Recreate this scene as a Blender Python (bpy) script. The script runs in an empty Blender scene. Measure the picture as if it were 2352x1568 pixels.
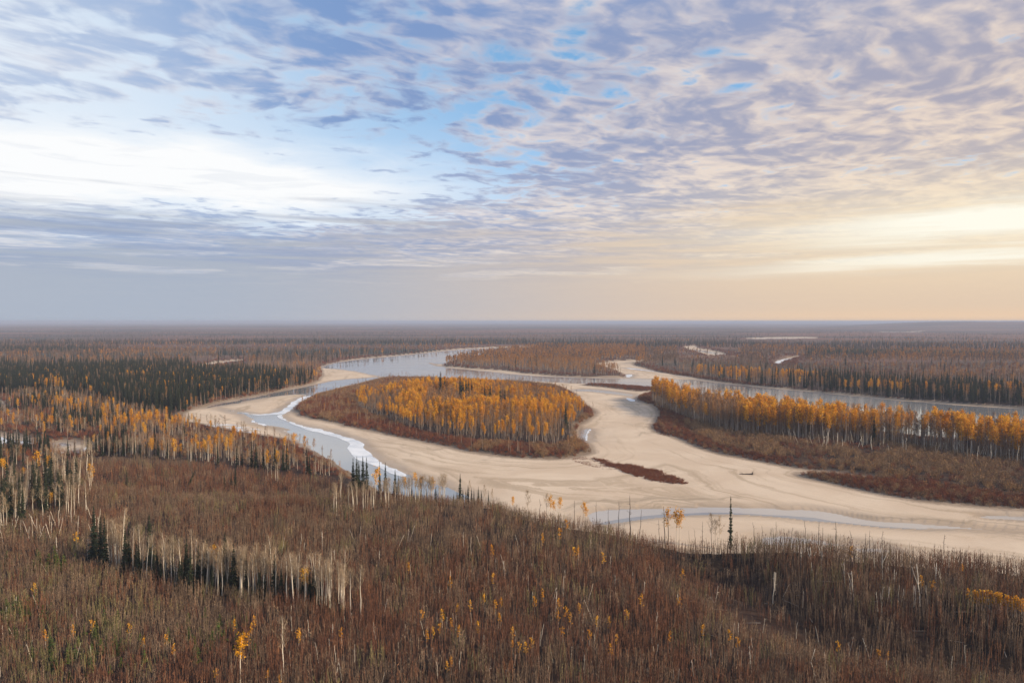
import bpy, math, random
import numpy as np
from mathutils import Vector, Matrix

random.seed(7)
RNG = np.random.default_rng(7)
R = math.radians
scene = bpy.context.scene
COL = scene.collection

# ----------------------------------------------------------------- camera
HC = 70.0            # eye height above the river, metres
F = 1568.0           # focal length in picture units (picture 2352 x 1568)
HORIZON = 737.5
PITCH = math.atan((784 - HORIZON) / F)
cam = bpy.data.cameras.new("camera")
cam.sensor_width = 36.0
cam.lens = 24.0
cam.clip_start = 0.5
cam.clip_end = 120000.0
cam_o = bpy.data.objects.new("camera", cam)
COL.objects.link(cam_o)
cam_o.location = (0, 0, HC)
cam_o.rotation_euler = (math.pi / 2 - PITCH, 0, 0)
scene.camera = cam_o

# ----------------------------------------------------------------- light settings
SUN_AZ, SUN_EL = R(112), R(27)          # azimuth from the view direction, to the right
SUN_DIR = Vector((math.sin(SUN_AZ) * math.cos(SUN_EL), math.cos(SUN_AZ) * math.cos(SUN_EL), math.sin(SUN_EL)))
sun = bpy.data.lights.new("sun", "SUN")
sun.energy = 5.0
sun.angle = R(7)
sun.color = (1.0, 0.82, 0.60)
sun_o = bpy.data.objects.new("sun", sun)
COL.objects.link(sun_o)
sun_o.rotation_euler = SUN_DIR.to_track_quat('Z', 'Y').to_euler()
sun_o.location = (0, 0, 200)

scene.view_settings.view_transform = 'Standard'
scene.view_settings.look = 'None'
scene.view_settings.exposure = 0.1
scene.view_settings.gamma = 1.0
scene.view_settings.use_curve_mapping = False
scene.render.engine = 'CYCLES'
cy = scene.cycles
cy.max_bounces = 5
cy.diffuse_bounces = 2
cy.glossy_bounces = 2
cy.transmission_bounces = 2
cy.volume_bounces = 1
cy.transparent_max_bounces = 6
cy.sample_clamp_indirect = 6.0
cy.use_denoising = True
try:
    cy.denoiser = 'OPENIMAGEDENOISE'
except Exception:
    pass


# ----------------------------------------------------------------- shader expression helper
class X:
    """A scalar shader socket that understands + - * /."""
    nt = None

    def __init__(self, s):
        self.s = s

    @staticmethod
    def m(op, *a, clamp=False):
        n = X.nt.nodes.new('ShaderNodeMath')
        n.operation = op
        n.use_clamp = clamp
        for i, v in enumerate(a):
            if isinstance(v, X):
                X.nt.links.new(v.s, n.inputs[i])
            else:
                n.inputs[i].default_value = float(v)
        return X(n.outputs[0])

    def __add__(s, o): return X.m('ADD', s, o)
    __radd__ = __add__
    def __sub__(s, o): return X.m('SUBTRACT', s, o)
    def __rsub__(s, o): return X.m('SUBTRACT', o, s)
    def __mul__(s, o): return X.m('MULTIPLY', s, o)
    __rmul__ = __mul__
    def __truediv__(s, o): return X.m('DIVIDE', s, o)
    def __neg__(s): return X.m('MULTIPLY', s, -1)


def smooth(a, b, x):
    n = X.nt.nodes.new('ShaderNodeMapRange')
    n.interpolation_type = 'SMOOTHSTEP'
    X.nt.links.new(x.s, n.inputs['Value'])
    for k, v in (('From Min', a), ('From Max', b)):
        if isinstance(v, X):
            X.nt.links.new(v.s, n.inputs[k])
        else:
            n.inputs[k].default_value = v
    n.inputs['To Min'].default_value = 0
    n.inputs['To Max'].default_value = 1
    return X(n.outputs['Result'])


def gauss(dx, sx, dy, sy):
    a = dx / sx
    b = dy / sy
    return X.m('EXPONENT', -(a * a + b * b))


def vec(x, y, z=0.0):
    n = X.nt.nodes.new('ShaderNodeCombineXYZ')
    for i, v in enumerate((x, y, z)):
        if isinstance(v, X):
            X.nt.links.new(v.s, n.inputs[i])
        else:
            n.inputs[i].default_value = v
    return n.outputs[0]


def noise(v, scale, detail=4, rough=0.5, dist=0.0, lac=2.0):
    n = X.nt.nodes.new('ShaderNodeTexNoise')
    n.noise_dimensions = '3D'
    X.nt.links.new(v, n.inputs['Vector'])
    n.inputs['Scale'].default_value = scale
    n.inputs['Detail'].default_value = detail
    n.inputs['Roughness'].default_value = rough
    n.inputs['Distortion'].default_value = dist
    n.inputs['Lacunarity'].default_value = lac
    return X(n.outputs['Fac'])


def mixc(f, a, b):
    """Colour mix: a, b are rgb tuples or colour sockets."""
    n = X.nt.nodes.new('ShaderNodeMix')
    n.data_type = 'RGBA'
    n.clamp_factor = True
    if isinstance(f, X):
        X.nt.links.new(f.s, n.inputs[0])
    else:
        n.inputs[0].default_value = f
    for i, v in ((6, a), (7, b)):
        if isinstance(v, tuple):
            n.inputs[i].default_value = (*v, 1)
        else:
            X.nt.links.new(v, n.inputs[i])
    return n.outputs[2]


def addc(a, b, f=1.0):
    n = X.nt.nodes.new('ShaderNodeMix')
    n.data_type = 'RGBA'
    n.blend_type = 'ADD'
    n.clamp_factor = False
    if isinstance(f, X):
        X.nt.links.new(f.s, n.inputs[0])
    else:
        n.inputs[0].default_value = f
    for i, v in ((6, a), (7, b)):
        if isinstance(v, tuple):
            n.inputs[i].default_value = (*v, 1)
        else:
            X.nt.links.new(v, n.inputs[i])
    return n.outputs[2]


# ----------------------------------------------------------------- world: sky with a broken altocumulus deck
world = bpy.data.worlds.new("World")
scene.world = world
world.use_nodes = True
nt = world.node_tree
nt.nodes.clear()
X.nt = nt
w_out = nt.nodes.new('ShaderNodeOutputWorld')
w_bg = nt.nodes.new('ShaderNodeBackground')
BG = 0.1
w_bg.inputs['Strength'].default_value = BG
nt.links.new(w_bg.outputs[0], w_out.inputs['Surface'])
sky = nt.nodes.new('ShaderNodeTexSky')
sky.sky_type = 'NISHITA'
sky.sun_disc = False
sky.sun_elevation = SUN_EL
sky.sun_rotation = SUN_AZ
sky.altitude = 300
sky.air_density = 1.0
sky.dust_density = 0.6
sky.ozone_density = 2.0
tc = nt.nodes.new('ShaderNodeTexCoord')
sep = nt.nodes.new('ShaderNodeSeparateXYZ')
nt.links.new(tc.outputs['Generated'], sep.inputs[0])
dx, dy, dz = (X(o) for o in sep.outputs)
hyp = X.m('SQRT', dx * dx + dy * dy + 1e-6)
t = X.m('MAXIMUM', dz, 0.0) / hyp                 # tangent of the elevation
s = dx / hyp                                      # -1 left .. 1 right
front = smooth(-0.2, 0.6, dy / hyp)
k = X.m('MAXIMUM', dz, 0.0) + 0.035               # flattened cloud plane
px_, py_ = dx / k, dy / k
P = vec(px_, py_, 0.0)
K = 0.93 / BG


def c(r, g, b):
    return (r * K, g * K, b * K)


# large-scale layout of the deck
wob = noise(P, 0.55, 3, 0.5, 0.0) - 0.5                 # slow wobble
puffsw = noise(vec(px_, py_, 70.0), 2.5, 5, 0.6, 0.4)
hole = gauss(s + 0.48, 0.36, t - 0.186 - wob * 0.12 - (puffsw - 0.5) * 0.05, 0.050) * front
hole2 = gauss(s + 0.66, 0.26, t - 0.34, 0.13) * front
warm = smooth(-0.45, 0.70, s) * smooth(0.75, 0.20, t)
# cells and rows of the deck
wx = noise(vec(px_, py_, 40.0), 1.3, 3, 0.5) - 0.5
wy = noise(vec(px_, py_, 50.0), 1.3, 3, 0.5) - 0.5
qx, qy = px_ + wx * 0.40, py_ + wy * 0.40
rows = noise(vec((qx * 0.83 + qy * 0.55) * 0.55, qy * 0.83 - qx * 0.55, 3.1), 7.6, 3.2, 0.48, 0.15)
cells = noise(vec(qx, qy * 0.9, 9.7), 6.4, 5, 0.50, 0.2)
puffs = noise(vec(qx * 0.9 - qy * 0.2, qy * 0.8, 19.7), 13.5, 3, 0.50, 0.3)
big = noise(vec(px_, py_, 5.3), 0.85, 3, 0.5, 0.2)
dens = cells * 0.55 + rows * 0.25 + puffs * 0.18 + big * 0.40 - hole * 0.46 - hole2 * 0.03 + 0.03 + smooth(0.20, 0.04, t) * 0.16 + smooth(-0.55, 0.30, s) * 0.085 - gauss(s + 0.12, 0.30, t - 0.36, 0.20) * front * 0.03
cover = smooth(0.605, 0.755, dens)
# clear sky in the gaps, brightening into the thin bright veil on one side
clear = mixc(smooth(0.05, 0.5, t), c(0.52, 0.68, 0.86), sky.outputs[0])
clear = mixc(0.55, clear, c(0.20, 0.53, 0.95))
clear = mixc(smooth(0.10, -0.62, s) * smooth(0.75, 0.20, t) * 0.75, clear, c(0.80, 0.88, 0.96))
veil = X.m('MINIMUM', hole * 1.6 + hole2 * 0.45, 1.0)
clear = mixc(veil, clear, c(0.98, 0.99, 1.0))
# cloud colours: lit puffs and shaded undersides
lit = mixc(warm, c(0.76, 0.72, 0.75), c(0.88, 0.71, 0.57))
shade = mixc(warm, c(0.185, 0.315, 0.600), c(0.44, 0.40, 0.455))
tone = cells * 0.36 + rows * 0.44 + puffs * 0.24 + (noise(vec(qx, qy, 61.0), 1.6, 3, 0.5) - 0.5) * 0.30
sh = smooth(0.37, 0.64, tone)
cloud = mixc(sh, lit, shade)
cloud = mixc(veil * 0.45, cloud, c(0.80, 0.84, 0.92))
skyc = mixc(cover * (0.95 - smooth(-0.15, -0.62, s) * 0.40), clear, cloud)
# low stratus and murk towards the horizon
St = vec(s * 1.5 + wx * 0.2, t * 24.0, 1.7)
streak = noise(St, 2.8, 6, 0.58, 0.3)
lowc = mixc(smooth(-0.48, 0.48, s), c(0.42, 0.47, 0.56), c(0.76, 0.58, 0.43))
lowd = mixc(smooth(-0.48, 0.48, s), c(0.33, 0.40, 0.56), c(0.60, 0.50, 0.43))
lowb = mixc(smooth(-0.35, 0.45, s), c(0.72, 0.68, 0.66), c(0.90, 0.74, 0.52))
lowt = mixc(smooth(0.40, 0.60, noise(vec(s * 2.4, t * 40.0, 7.7), 2.2, 5, 0.55, 0.2)), lowd, lowc)
lowt = mixc(smooth(0.54, 0.66, streak) * 0.85, lowt, lowb)
lowc = mixc(smooth(0.045, 0.095, t), lowc, lowt)
low = smooth(0.165, 0.075, t + (streak - 0.5) * 0.22)
skyc = mixc(low * 0.95, skyc, lowc)
wisp = smooth(0.50, 0.62, noise(vec(s * 3.0 + wx * 0.3, t * 34.0 + wy, 33.0), 2.4, 6, 0.6, 0.5))
skyc = mixc(wisp * hole * 0.22, skyc, c(0.55, 0.62, 0.74))
# bright break low on the warm side
wide = gauss(s - 0.62, 0.40, t - 0.120, 0.070) * front
skyc = mixc(wide * 0.66, skyc, c(1.02, 0.86, 0.60))
glow = gauss(s - 0.60, 0.19, t - 0.118 - (streak - 0.5) * 0.07, 0.020) * front
gl2 = gauss(s - 0.56, 0.22, t - 0.076 - (streak - 0.5) * 0.03 - (s - 0.56) * 0.03, 0.0075) * front
skyc = mixc(X.m('MINIMUM', glow * 1.25 + gl2 * 0.85, 1.0), skyc, c(1.02, 0.99, 0.86))
hzn = gauss(s - 0.70, 0.55, t - 0.004, 0.010) * front
skyc = mixc(hzn * 0.50, skyc, c(0.98, 0.66, 0.40))
nt.links.new(skyc, w_bg.inputs['Color'])
world.cycles.sampling_method = 'MANUAL'
world.cycles.sample_map_resolution = 512


# ----------------------------------------------------------------- picture -> ground
def at(px, py, z=0.0):
    """World point at height z seen at picture position (px, py)."""
    px = np.asarray(px, float); py = np.asarray(py, float)
    cx = (px - 1176) / F
    cyy = -(py - 784) / F
    ca, sa = math.cos(PITCH), math.sin(PITCH)
    dyw = ca + cyy * sa
    dzw = -sa + cyy * ca
    tt = (z - HC) / dzw
    return cx * tt, dyw * tt


def to_pix(x, y, z):
    ca, sa = math.cos(PITCH), math.sin(PITCH)
    dep = y * ca - (z - HC) * sa
    up = y * sa + (z - HC) * ca
    return 1176 + F * x / dep, 784 - F * up / dep, dep


def chaikin(p, n=2):
    p = np.asarray(p, float)
    for _ in range(n):
        q = np.roll(p, -1, 0)
        p = np.stack([p * 0.75 + q * 0.25, p * 0.25 + q * 0.75], 1).reshape(-1, 2)
    return p


def poly(pts, z=0.0, n=2):
    p = chaikin(pts, n)
    x, y = at(p[:, 0], p[:, 1], z)
    return np.stack([x, y], 1)


def sdf(P_, x, y, reach=80.0):
    """Signed distance, positive inside; clipped at +-reach outside the box."""
    out = np.full(x.shape, -reach)
    lo = P_.min(0) - reach; hi = P_.max(0) + reach
    m = (x > lo[0]) & (x < hi[0]) & (y > lo[1]) & (y < hi[1])
    if not m.any():
        return out
    xx, yy = x[m], y[m]
    d2 = np.full(xx.shape, 1e18)
    ins = np.zeros(xx.shape, bool)
    A = P_; B = np.roll(P_, -1, 0)
    for (ax, ay), (bx, by) in zip(A, B):
        ex, ey = bx - ax, by - ay
        L = ex * ex + ey * ey + 1e-9
        wx, wy = xx - ax, yy - ay
        tt = np.clip((wx * ex + wy * ey) / L, 0, 1)
        qx = wx - ex * tt; qy = wy - ey * tt
        np.minimum(d2, qx * qx + qy * qy, out=d2)
        if ay != by:
            cnd = (ay > yy) != (by > yy)
            ins ^= cnd & (xx < ex * (yy - ay) / ey + ax)
    d = np.sqrt(d2)
    out[m] = np.where(ins, d, -d)
    return out


def inside(P_, x, y):
    lo = P_.min(0); hi = P_.max(0)
    m = (x > lo[0]) & (x < hi[0]) & (y > lo[1]) & (y < hi[1])
    out = np.zeros(x.shape, bool)
    if not m.any():
        return out
    xx, yy = x[m], y[m]
    ins = np.zeros(xx.shape, bool)
    B = np.roll(P_, -1, 0)
    for (ax, ay), (bx, by) in zip(P_, B):
        if ay != by:
            cnd = (ay > yy) != (by > yy)
            ins ^= cnd & (xx < (bx - ax) * (yy - ay) / (by - ay) + ax)
    out[m] = ins
    return out


_H = np.random.default_rng(11).random((256, 256))


def vnoise(x, y, seed=0):
    x = x + seed * 37.17; y = y + seed * 91.73
    xi = np.floor(x).astype(int); yi = np.floor(y).astype(int)
    fx = x - xi; fy = y - yi
    fx = fx * fx * (3 - 2 * fx); fy = fy * fy * (3 - 2 * fy)
    a = _H[xi & 255, yi & 255]; b = _H[(xi + 1) & 255, yi & 255]
    cc = _H[xi & 255, (yi + 1) & 255]; d = _H[(xi + 1) & 255, (yi + 1) & 255]
    return (a * (1 - fx) + b * fx) * (1 - fy) + (cc * (1 - fx) + d * fx) * fy


def fbm(x, y, o=4, seed=0):
    s_ = 0; a = 0.5; tot = 0
    for i in range(o):
        s_ = s_ + a * vnoise(x * 2 ** i, y * 2 ** i, seed + i * 3)
        tot += a; a *= 0.5
    return s_ / tot


def sstep(a, b, x):
    q = np.clip((x - a) / (b - a), 0, 1)
    return q * q * (3 - 2 * q)


# ----------------------------------------------------------------- outlines of river, sand and land (picture units, on the ground)
CORRIDOR = [poly(p) for p in (
    # main river, both side channels, the broad sand flats
    [(736, 840), (784, 829), (832, 823), (941, 814), (1039, 802), (1135, 797.5), (1199, 796.5), (1228, 794.5), (1224, 798), (1202, 801), (1147, 808),
     (1087, 818), (1039, 828), (1018, 837), (1020, 842), (1051, 844), (1111, 849), (1171, 852), (1207, 859), (1303, 865.5), (1411, 867.5), (1435, 867), (1432, 860),
     (1413, 852), (1377, 840), (1365, 835), (1401, 829.5), (1461, 827.5), (1500, 826), (1475, 830), (1447, 837), (1485, 847), (1533, 859), (1593, 868),
     (1653, 878), (1773, 890), (1907, 902), (2027, 914), (2147, 924), (2267, 932), (2352, 937), (2600, 960), (2900, 985),
     (2900, 1420), (2352, 1360), (2100, 1320), (1800, 1290), (1570, 1280), (1400, 1240), (1180, 1220), (1000, 1180), (860, 1130), (800, 1090),
     (741, 1051), (707, 1034), (680, 1020), (647, 1009), (616, 1003), (580, 998), (540, 991), (491, 981), (455, 974), (417, 969), (413, 960), (415, 952), (436, 940),
     (484, 928), (544, 916), (616, 903), (664, 892), (724, 880), (740, 866), (737, 850)],
    # far upstream reach of the right-hand channel
    [(1567, 796), (1600, 794), (1600, 800), (1646, 806), (1677, 816), (1629, 819), (1617, 813), (1576, 802)],
    # distant pale reach
    [(1706, 777), (1760, 775), (1882, 774.5), (1880, 777.5), (1800, 778.5), (1720, 779.5)],
    # bend seen between trees
    [(1773, 832), (1790, 841), (1799, 829), (1838, 819.5), (1846, 813), (1836, 817), (1797, 823)],
    # far white reach
    [(2071, 762), (2123, 759.5), (2128, 760.5), (2080, 763)],
    # oxbow ponds
    [(114, 1016), (160, 1012), (212, 1020), (226, 1027), (212, 1034), (182, 1047), (135, 1044), (114, 1030)],
    [(-60, 995), (15, 998), (84, 1008), (84, 1024), (20, 1030), (-60, 1030)],
    # dry oxbow and dry meadow
    [(-30, 918), (4, 920), (9, 937), (38, 952), (66, 962), (60, 965), (25, 957), (0, 945), (-30, 935)],
    [(437, 842), (496, 830.5), (560, 826), (565, 828.5), (510, 835), (460, 842.5)],
)]
LAND = [poly(p) for p in (
    # A: main wooded island
    [(673, 943), (688, 926), (736, 907), (808, 890), (868, 873), (916, 868), (1000, 872), (1100, 876), (1200, 880), (1280, 888), (1303, 897), (1324, 909), (1339, 928),
     (1358, 940), (1370, 950), (1355, 961), (1339, 972), (1324, 979), (1322, 1012), (1341, 1016), (1355, 1034), (1360, 1042), (1327, 1050), (1291, 1056), (1243, 1057),
     (1183, 1053), (1099, 1044), (1015, 1027), (931, 1008), (847, 990), (760, 972), (688, 957)],
    # D: wooded peninsula with the willow bar in front
    [(1461, 912), (1466, 922), (1490, 928), (1521, 948), (1510, 965), (1499, 979), (1509, 996), (1545, 1004), (1593, 1024), (1653, 1044), (1725, 1058), (1797, 1072),
     (1881, 1084), (1960, 1092), (2040, 1102), (1980, 1101), (1910, 1094), (1860, 1089), (1820, 1092), (1850, 1102), (1898, 1111), (1998, 1135), (2099, 1152), (2234, 1165), (2352, 1174), (2600, 1200), (2900, 1230),
     (2900, 1085), (2600, 1056), (2352, 1024), (2200, 1016), (2100, 1008), (2000, 995), (1900, 985), (1830, 976), (1750, 965), (1650, 952), (1560, 930), (1520, 908), (1490, 903)],
    # E: thin shrubby spit
    [(1331, 885.5), (1345, 883.5), (1389, 884), (1450, 888), (1509, 893), (1540, 897), (1530, 903), (1509, 901), (1461, 900), (1389, 890)],
)]
WATER = [poly(p) for p in (
    # main river
    [(736, 842), (784, 830), (832, 824), (941, 815), (1039, 803), (1135, 798.3), (1199, 797.5), (1215, 797.5), (1199, 800), (1130, 810), (1060, 823), (1016, 838), (979, 831), (1000, 840),
     (1051, 847), (1111, 852), (1171, 859), (1207, 861.5), (1303, 867), (1437, 869), (1557, 870.5), (1617, 874.5), (1653, 879.5), (1773, 891.5), (1907, 903.5), (2027, 915.5), (2147, 925.5),
     (2267, 933.5), (2352, 938.5), (2600, 962), (2900, 987), (2900, 1085), (2600, 1056), (2352, 1024), (2200, 1016), (2100, 1008), (2000, 995), (1900, 985), (1830, 976), (1750, 965),
     (1650, 952), (1560, 930), (1520, 905), (1509, 891), (1389, 882), (1331, 881), (1296, 879), (1200, 874), (1100, 870), (1000, 866), (943, 865), (900, 866), (871, 865), (856, 861),
     (820, 854), (784, 848), (739, 846)],
    # left channel past the wooded bank
    [(880, 865), (832, 868), (760, 874), (724, 883), (664, 894.5), (616, 905), (544, 918), (484, 930), (466, 936), (472, 938), (544, 926), (616, 913), (676, 905), (705, 907),
     (671, 920), (657, 933), (635, 948), (600, 951), (576, 950), (520, 940.5), (496, 937), (520, 943), (566, 956), (580, 969), (604, 976), (640, 984), (664, 991), (690, 1010), (707, 1036), (741, 1054),
     (800, 1095), (860, 1130), (960, 1160), (1090, 1170), (1100, 1140), (1050, 1121), (990, 1103), (941, 1089), (904, 1072), (868, 1053), (854, 1041), (838, 1030), (842, 1020), (820, 1008),
     (784, 996), (736, 984), (688, 974), (664, 967), (650, 957), (664, 948), (674, 938), (688, 927), (724, 911), (760, 895), (832, 879), (870, 869)],
    # pools beside the island
    [(1328, 990), (1346, 984), (1358, 986), (1352, 998), (1351, 1008), (1350, 1014), (1336, 1014), (1326, 1008)],
    [(1432, 913), (1449, 913), (1463, 922), (1442, 922)],
    [(1317, 894), (1345, 893), (1400, 896.5), (1465, 906), (1458, 911.5), (1420, 907), (1370, 899.5), (1317, 898)],
    [(1437, 859), (1457, 859.5), (1448, 867), (1436, 867)],
    [(1420, 844), (1451, 844.5), (1500, 851), (1530, 857), (1485, 852)],
    # far channels
    [(1600, 803), (1640, 808), (1674, 815), (1650, 816), (1618, 810), (1580, 801)],
    [(1706, 777.6), (1760, 775.8), (1882, 775.2), (1875, 776.5), (1800, 777.5), (1725, 778.6)],
    [(1776, 832), (1789, 838), (1797, 828), (1836, 819.5), (1797, 825)],
    [(2073, 762), (2123, 760), (2126, 760.6), (2082, 762.6)],
    [(118, 1018), (150, 1013), (180, 1020), (150, 1026), (125, 1024)],
    [(122, 1036), (170, 1034), (212, 1024), (222, 1030), (184, 1046), (140, 1043)],
    [(-60, 1000), (14, 1002), (79, 1013), (79, 1020), (12, 1023), (-60, 1024)],
    # pond sliver far left of the sand
    [(500, 832.5), (545, 828), (555, 828.3), (512, 833.5)],
)]
SHALLOW = [poly(p) for p in (
    # shallow braid on the near flat
    [(1359, 1178), (1403, 1173), (1571, 1168), (1662, 1167), (1797, 1169), (1880, 1175), (1960, 1186), (2032, 1198), (2234, 1209), (2352, 1218), (2700, 1236), (2700, 1242), (2352, 1224),
     (2167, 1216), (1998, 1207), (1864, 1193), (1763, 1183), (1662, 1178), (1605, 1180), (1520, 1183), (1436, 1193), (1380, 1206), (1340, 1198)],
    # wet hollow at the edge, sliver of water under the bluff
    [(2248, 1187), (2300, 1185), (2400, 1190), (2600, 1200), (2600, 1208), (2352, 1196), (2280, 1191)],
    [(1740, 1228), (1830, 1236), (1930, 1248), (2040, 1262), (2020, 1266), (1930, 1262), (1830, 1258), (1740, 1252)],
)]
# flat white sheets laid over the slack water and its edges
WHITE_SHEETS = [poly(p, 0.0) for p in (
    [(640, 952), (664, 950), (676, 962), (700, 974), (736, 983), (784, 995), (820, 1007), (842, 1020), (836, 1029), (854, 1042), (868, 1054), (904, 1073), (941, 1090), (930, 1096), (880, 1078), (838, 1062),
     (812, 1046), (797, 1030), (806, 1018), (788, 1008), (745, 996), (700, 985), (664, 970), (636, 957)],
    [(520, 940.5), (576, 949), (640, 948), (657, 933), (671, 920), (700, 908), (724, 911), (700, 920), (680, 934), (664, 949), (620, 953), (580, 953)],
    [(566, 955), (580, 967), (604, 975), (640, 983), (664, 991), (640, 987), (604, 979), (578, 972)],
    [(1350, 985), (1358, 986), (1352, 998), (1351, 1013), (1345, 1010), (1349, 996)],
    [(1436, 914), (1449, 914), (1462, 921.5), (1444, 921)],
    [(1439, 860), (1455, 860), (1447, 866.5), (1438, 866)],
    [(1422, 844.5), (1450, 845), (1500, 852), (1525, 856), (1485, 851)],
    [(1776, 832), (1789, 838), (1797, 828), (1836, 819.5), (1797, 825)],
    [(122, 1038), (150, 1037), (160, 1043), (140, 1044)],
    [(185, 1030), (210, 1025), (220, 1030), (200, 1036)],
    [(-60, 1001), (12, 1003), (14, 1020), (-60, 1023)],
    [(40, 1012), (76, 1014), (76, 1019), (40, 1019)],
)]
# raised ground: the near bluff and the lower bench beside it
_pe = [(-700, 1128), (0, 1124), (134, 1117), (300, 1120), (470, 1130), (620, 1137), (790, 1137), (900, 1137), (1016, 1139), (1117, 1149), (1184, 1174), (1285, 1189),
       (1386, 1196), (1436, 1213), (1571, 1238), (1696, 1243), (1830, 1246), (1965, 1265), (2099, 1279), (2234, 1286), (2352, 1306), (2900, 1380)]
_x, _y = at([q[0] for q in _pe], [q[1] for q in _pe], 15.0)
PLATEAU = np.array(list(zip(_x, _y)) + [(330, 20), (-330, 20)])
_te = [(-700, 1062), (0, 1075), (110, 1062), (200, 1046), (300, 1046), (420, 1054), (560, 1066), (680, 1082), (770, 1093), (850, 1110), (930, 1122), (1016, 1139)]
_x, _y = at([q[0] for q in _te], [q[1] for q in _te], 9.0)
BENCH = np.array(list(zip(_x, _y)) + [(60, 140), (-330, 100)])
_g = [(1440, 1225), (1560, 1258), (1640, 1310), (1700, 1385), (1800, 1438), (1900, 1478), (2040, 1505), (2352, 1550), (2700, 1590)]
GULLY = np.stack(at([q[0] for q in _g], [q[1] for q in _g], 8.0), 1)


def line_dist(L, x, y):
    d2 = np.full(x.shape, 1e12)
    for (ax, ay), (bx, by) in zip(L[:-1], L[1:]):
        ex, ey = bx - ax, by - ay
        tt = np.clip(((x - ax) * ex + (y - ay) * ey) / (ex * ex + ey * ey), 0, 1)
        d2 = np.minimum(d2, (x - ax - ex * tt) ** 2 + (y - ay - ey * tt) ** 2)
    return np.sqrt(d2)


def terrain_exact(x, y):
    """Height, sand flag, distance to the vegetated bank and depth under/over the water line."""
    x = np.asarray(x, float); y = np.asarray(y, float)
    d = np.hypot(x, y)
    sc = np.clip(d / 350.0, 0.5, 6.0)                 # edges roughen with the scale one sees them at
    n1 = (fbm(x / 22, y / 22, 3, 1) - 0.5)
    n2 = (fbm(x / 6, y / 6, 2, 5) - 0.5)
    corr = np.full(x.shape, -400.0)
    for c_ in CORRIDOR:
        corr = np.maximum(corr, sdf(c_, x, y, 120))
    isl = np.full(x.shape, -400.0)
    for c_ in LAND:
        isl = np.maximum(isl, sdf(c_, x, y, 120))
    wat = np.full(x.shape, -400.0)
    for c_ in WATER:
        wat = np.maximum(wat, sdf(c_, x, y, 60))
    shal = np.full(x.shape, -400.0)
    for c_ in SHALLOW:
        shal = np.maximum(shal, sdf(c_, x, y, 40))
    pla = sdf(PLATEAU, x, y, 60)
    ben = sdf(BENCH, x, y, 60)
    land_d = np.maximum(np.maximum(isl, -corr), np.maximum(pla + 10, ben + 8)) + n1 * 4 + n2 * 1.6   # >0 on vegetated land
    wat_d = wat + n1 * 5 * sc ** 0.5 + n2 * 3.0
    # sand and river bed
    zs = np.clip(-wat_d * 0.03, -0.8, 0.55) + 0.05 + (fbm(x / 40, y / 14, 3, 9) - 0.5) * 0.35 * sstep(0, 25, -wat_d)
    film = (fbm(x / 30, y / 7, 3, 15) - .47) * .22
    zs = np.minimum(zs, film + np.clip(-(shal + n1 * 4) * .13, -.05, 2.0))
    wat_d = np.maximum(wat_d, (shal + n1 * 4) * .8 - 1)
    # vegetated ground
    und = (fbm(x / 90, y / 90, 3, 21) - 0.5)
    zl = 0.6 + 1.6 * sstep(0, 6, land_d) + und * 1.2 * sstep(0, 30, land_d)
    z = np.where(land_d > 0, zl, np.minimum(zs, 0.6))
    zb = 2 + 4.5 * sstep(-9, 0, ben + n1 * 4)
    zp = 2 + 10.0 * sstep(-13, -1, pla + n1 * 4)
    gd = line_dist(GULLY, x, y)
    near = sstep(330, 240, d)
    zp = zp + near * ((fbm(x / 45, y / 45, 3, 31) - 0.5) * 3.0 - 7.5 * np.exp(-(gd / 12.0) ** 2) * sstep(-5, 12, pla))
    z = np.where(ben > -9, np.maximum(z, zb + und * 1.5), z)
    z = np.where(pla > -15, np.maximum(z, zp), z)
    # far country: gentle swells and a low ridge on the skyline
    z = z + sstep(2500, 7000, d) * (fbm(x / 2600, y / 1500, 3, 41) - 0.45) * 14
    az = np.arctan2(x, y)
    z = z + 70 * np.exp(-((d - 9000) / 1500) ** 2) * (sstep(0.40, 0.56, az) * (0.85 + 0.15 * fbm(az * 22, d * 0, 2, 51)))
    return z, land_d <= 0, land_d, wat_d, pla, ben, gd


# ----------------------------------------------------------------- materials
def mat_new(name):
    m = bpy.data.materials.new(name)
    m.use_nodes = True
    n = m.node_tree
    n.nodes.clear()
    X.nt = n
    o = n.nodes.new('ShaderNodeOutputMaterial')
    b = n.nodes.new('ShaderNodeBsdfPrincipled')
    n.links.new(b.outputs[0], o.inputs['Surface'])
    b.inputs['Roughness'].default_value = 0.9
    b.inputs['Specular IOR Level'].default_value = 0.15
    return m, n, b, o


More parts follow.
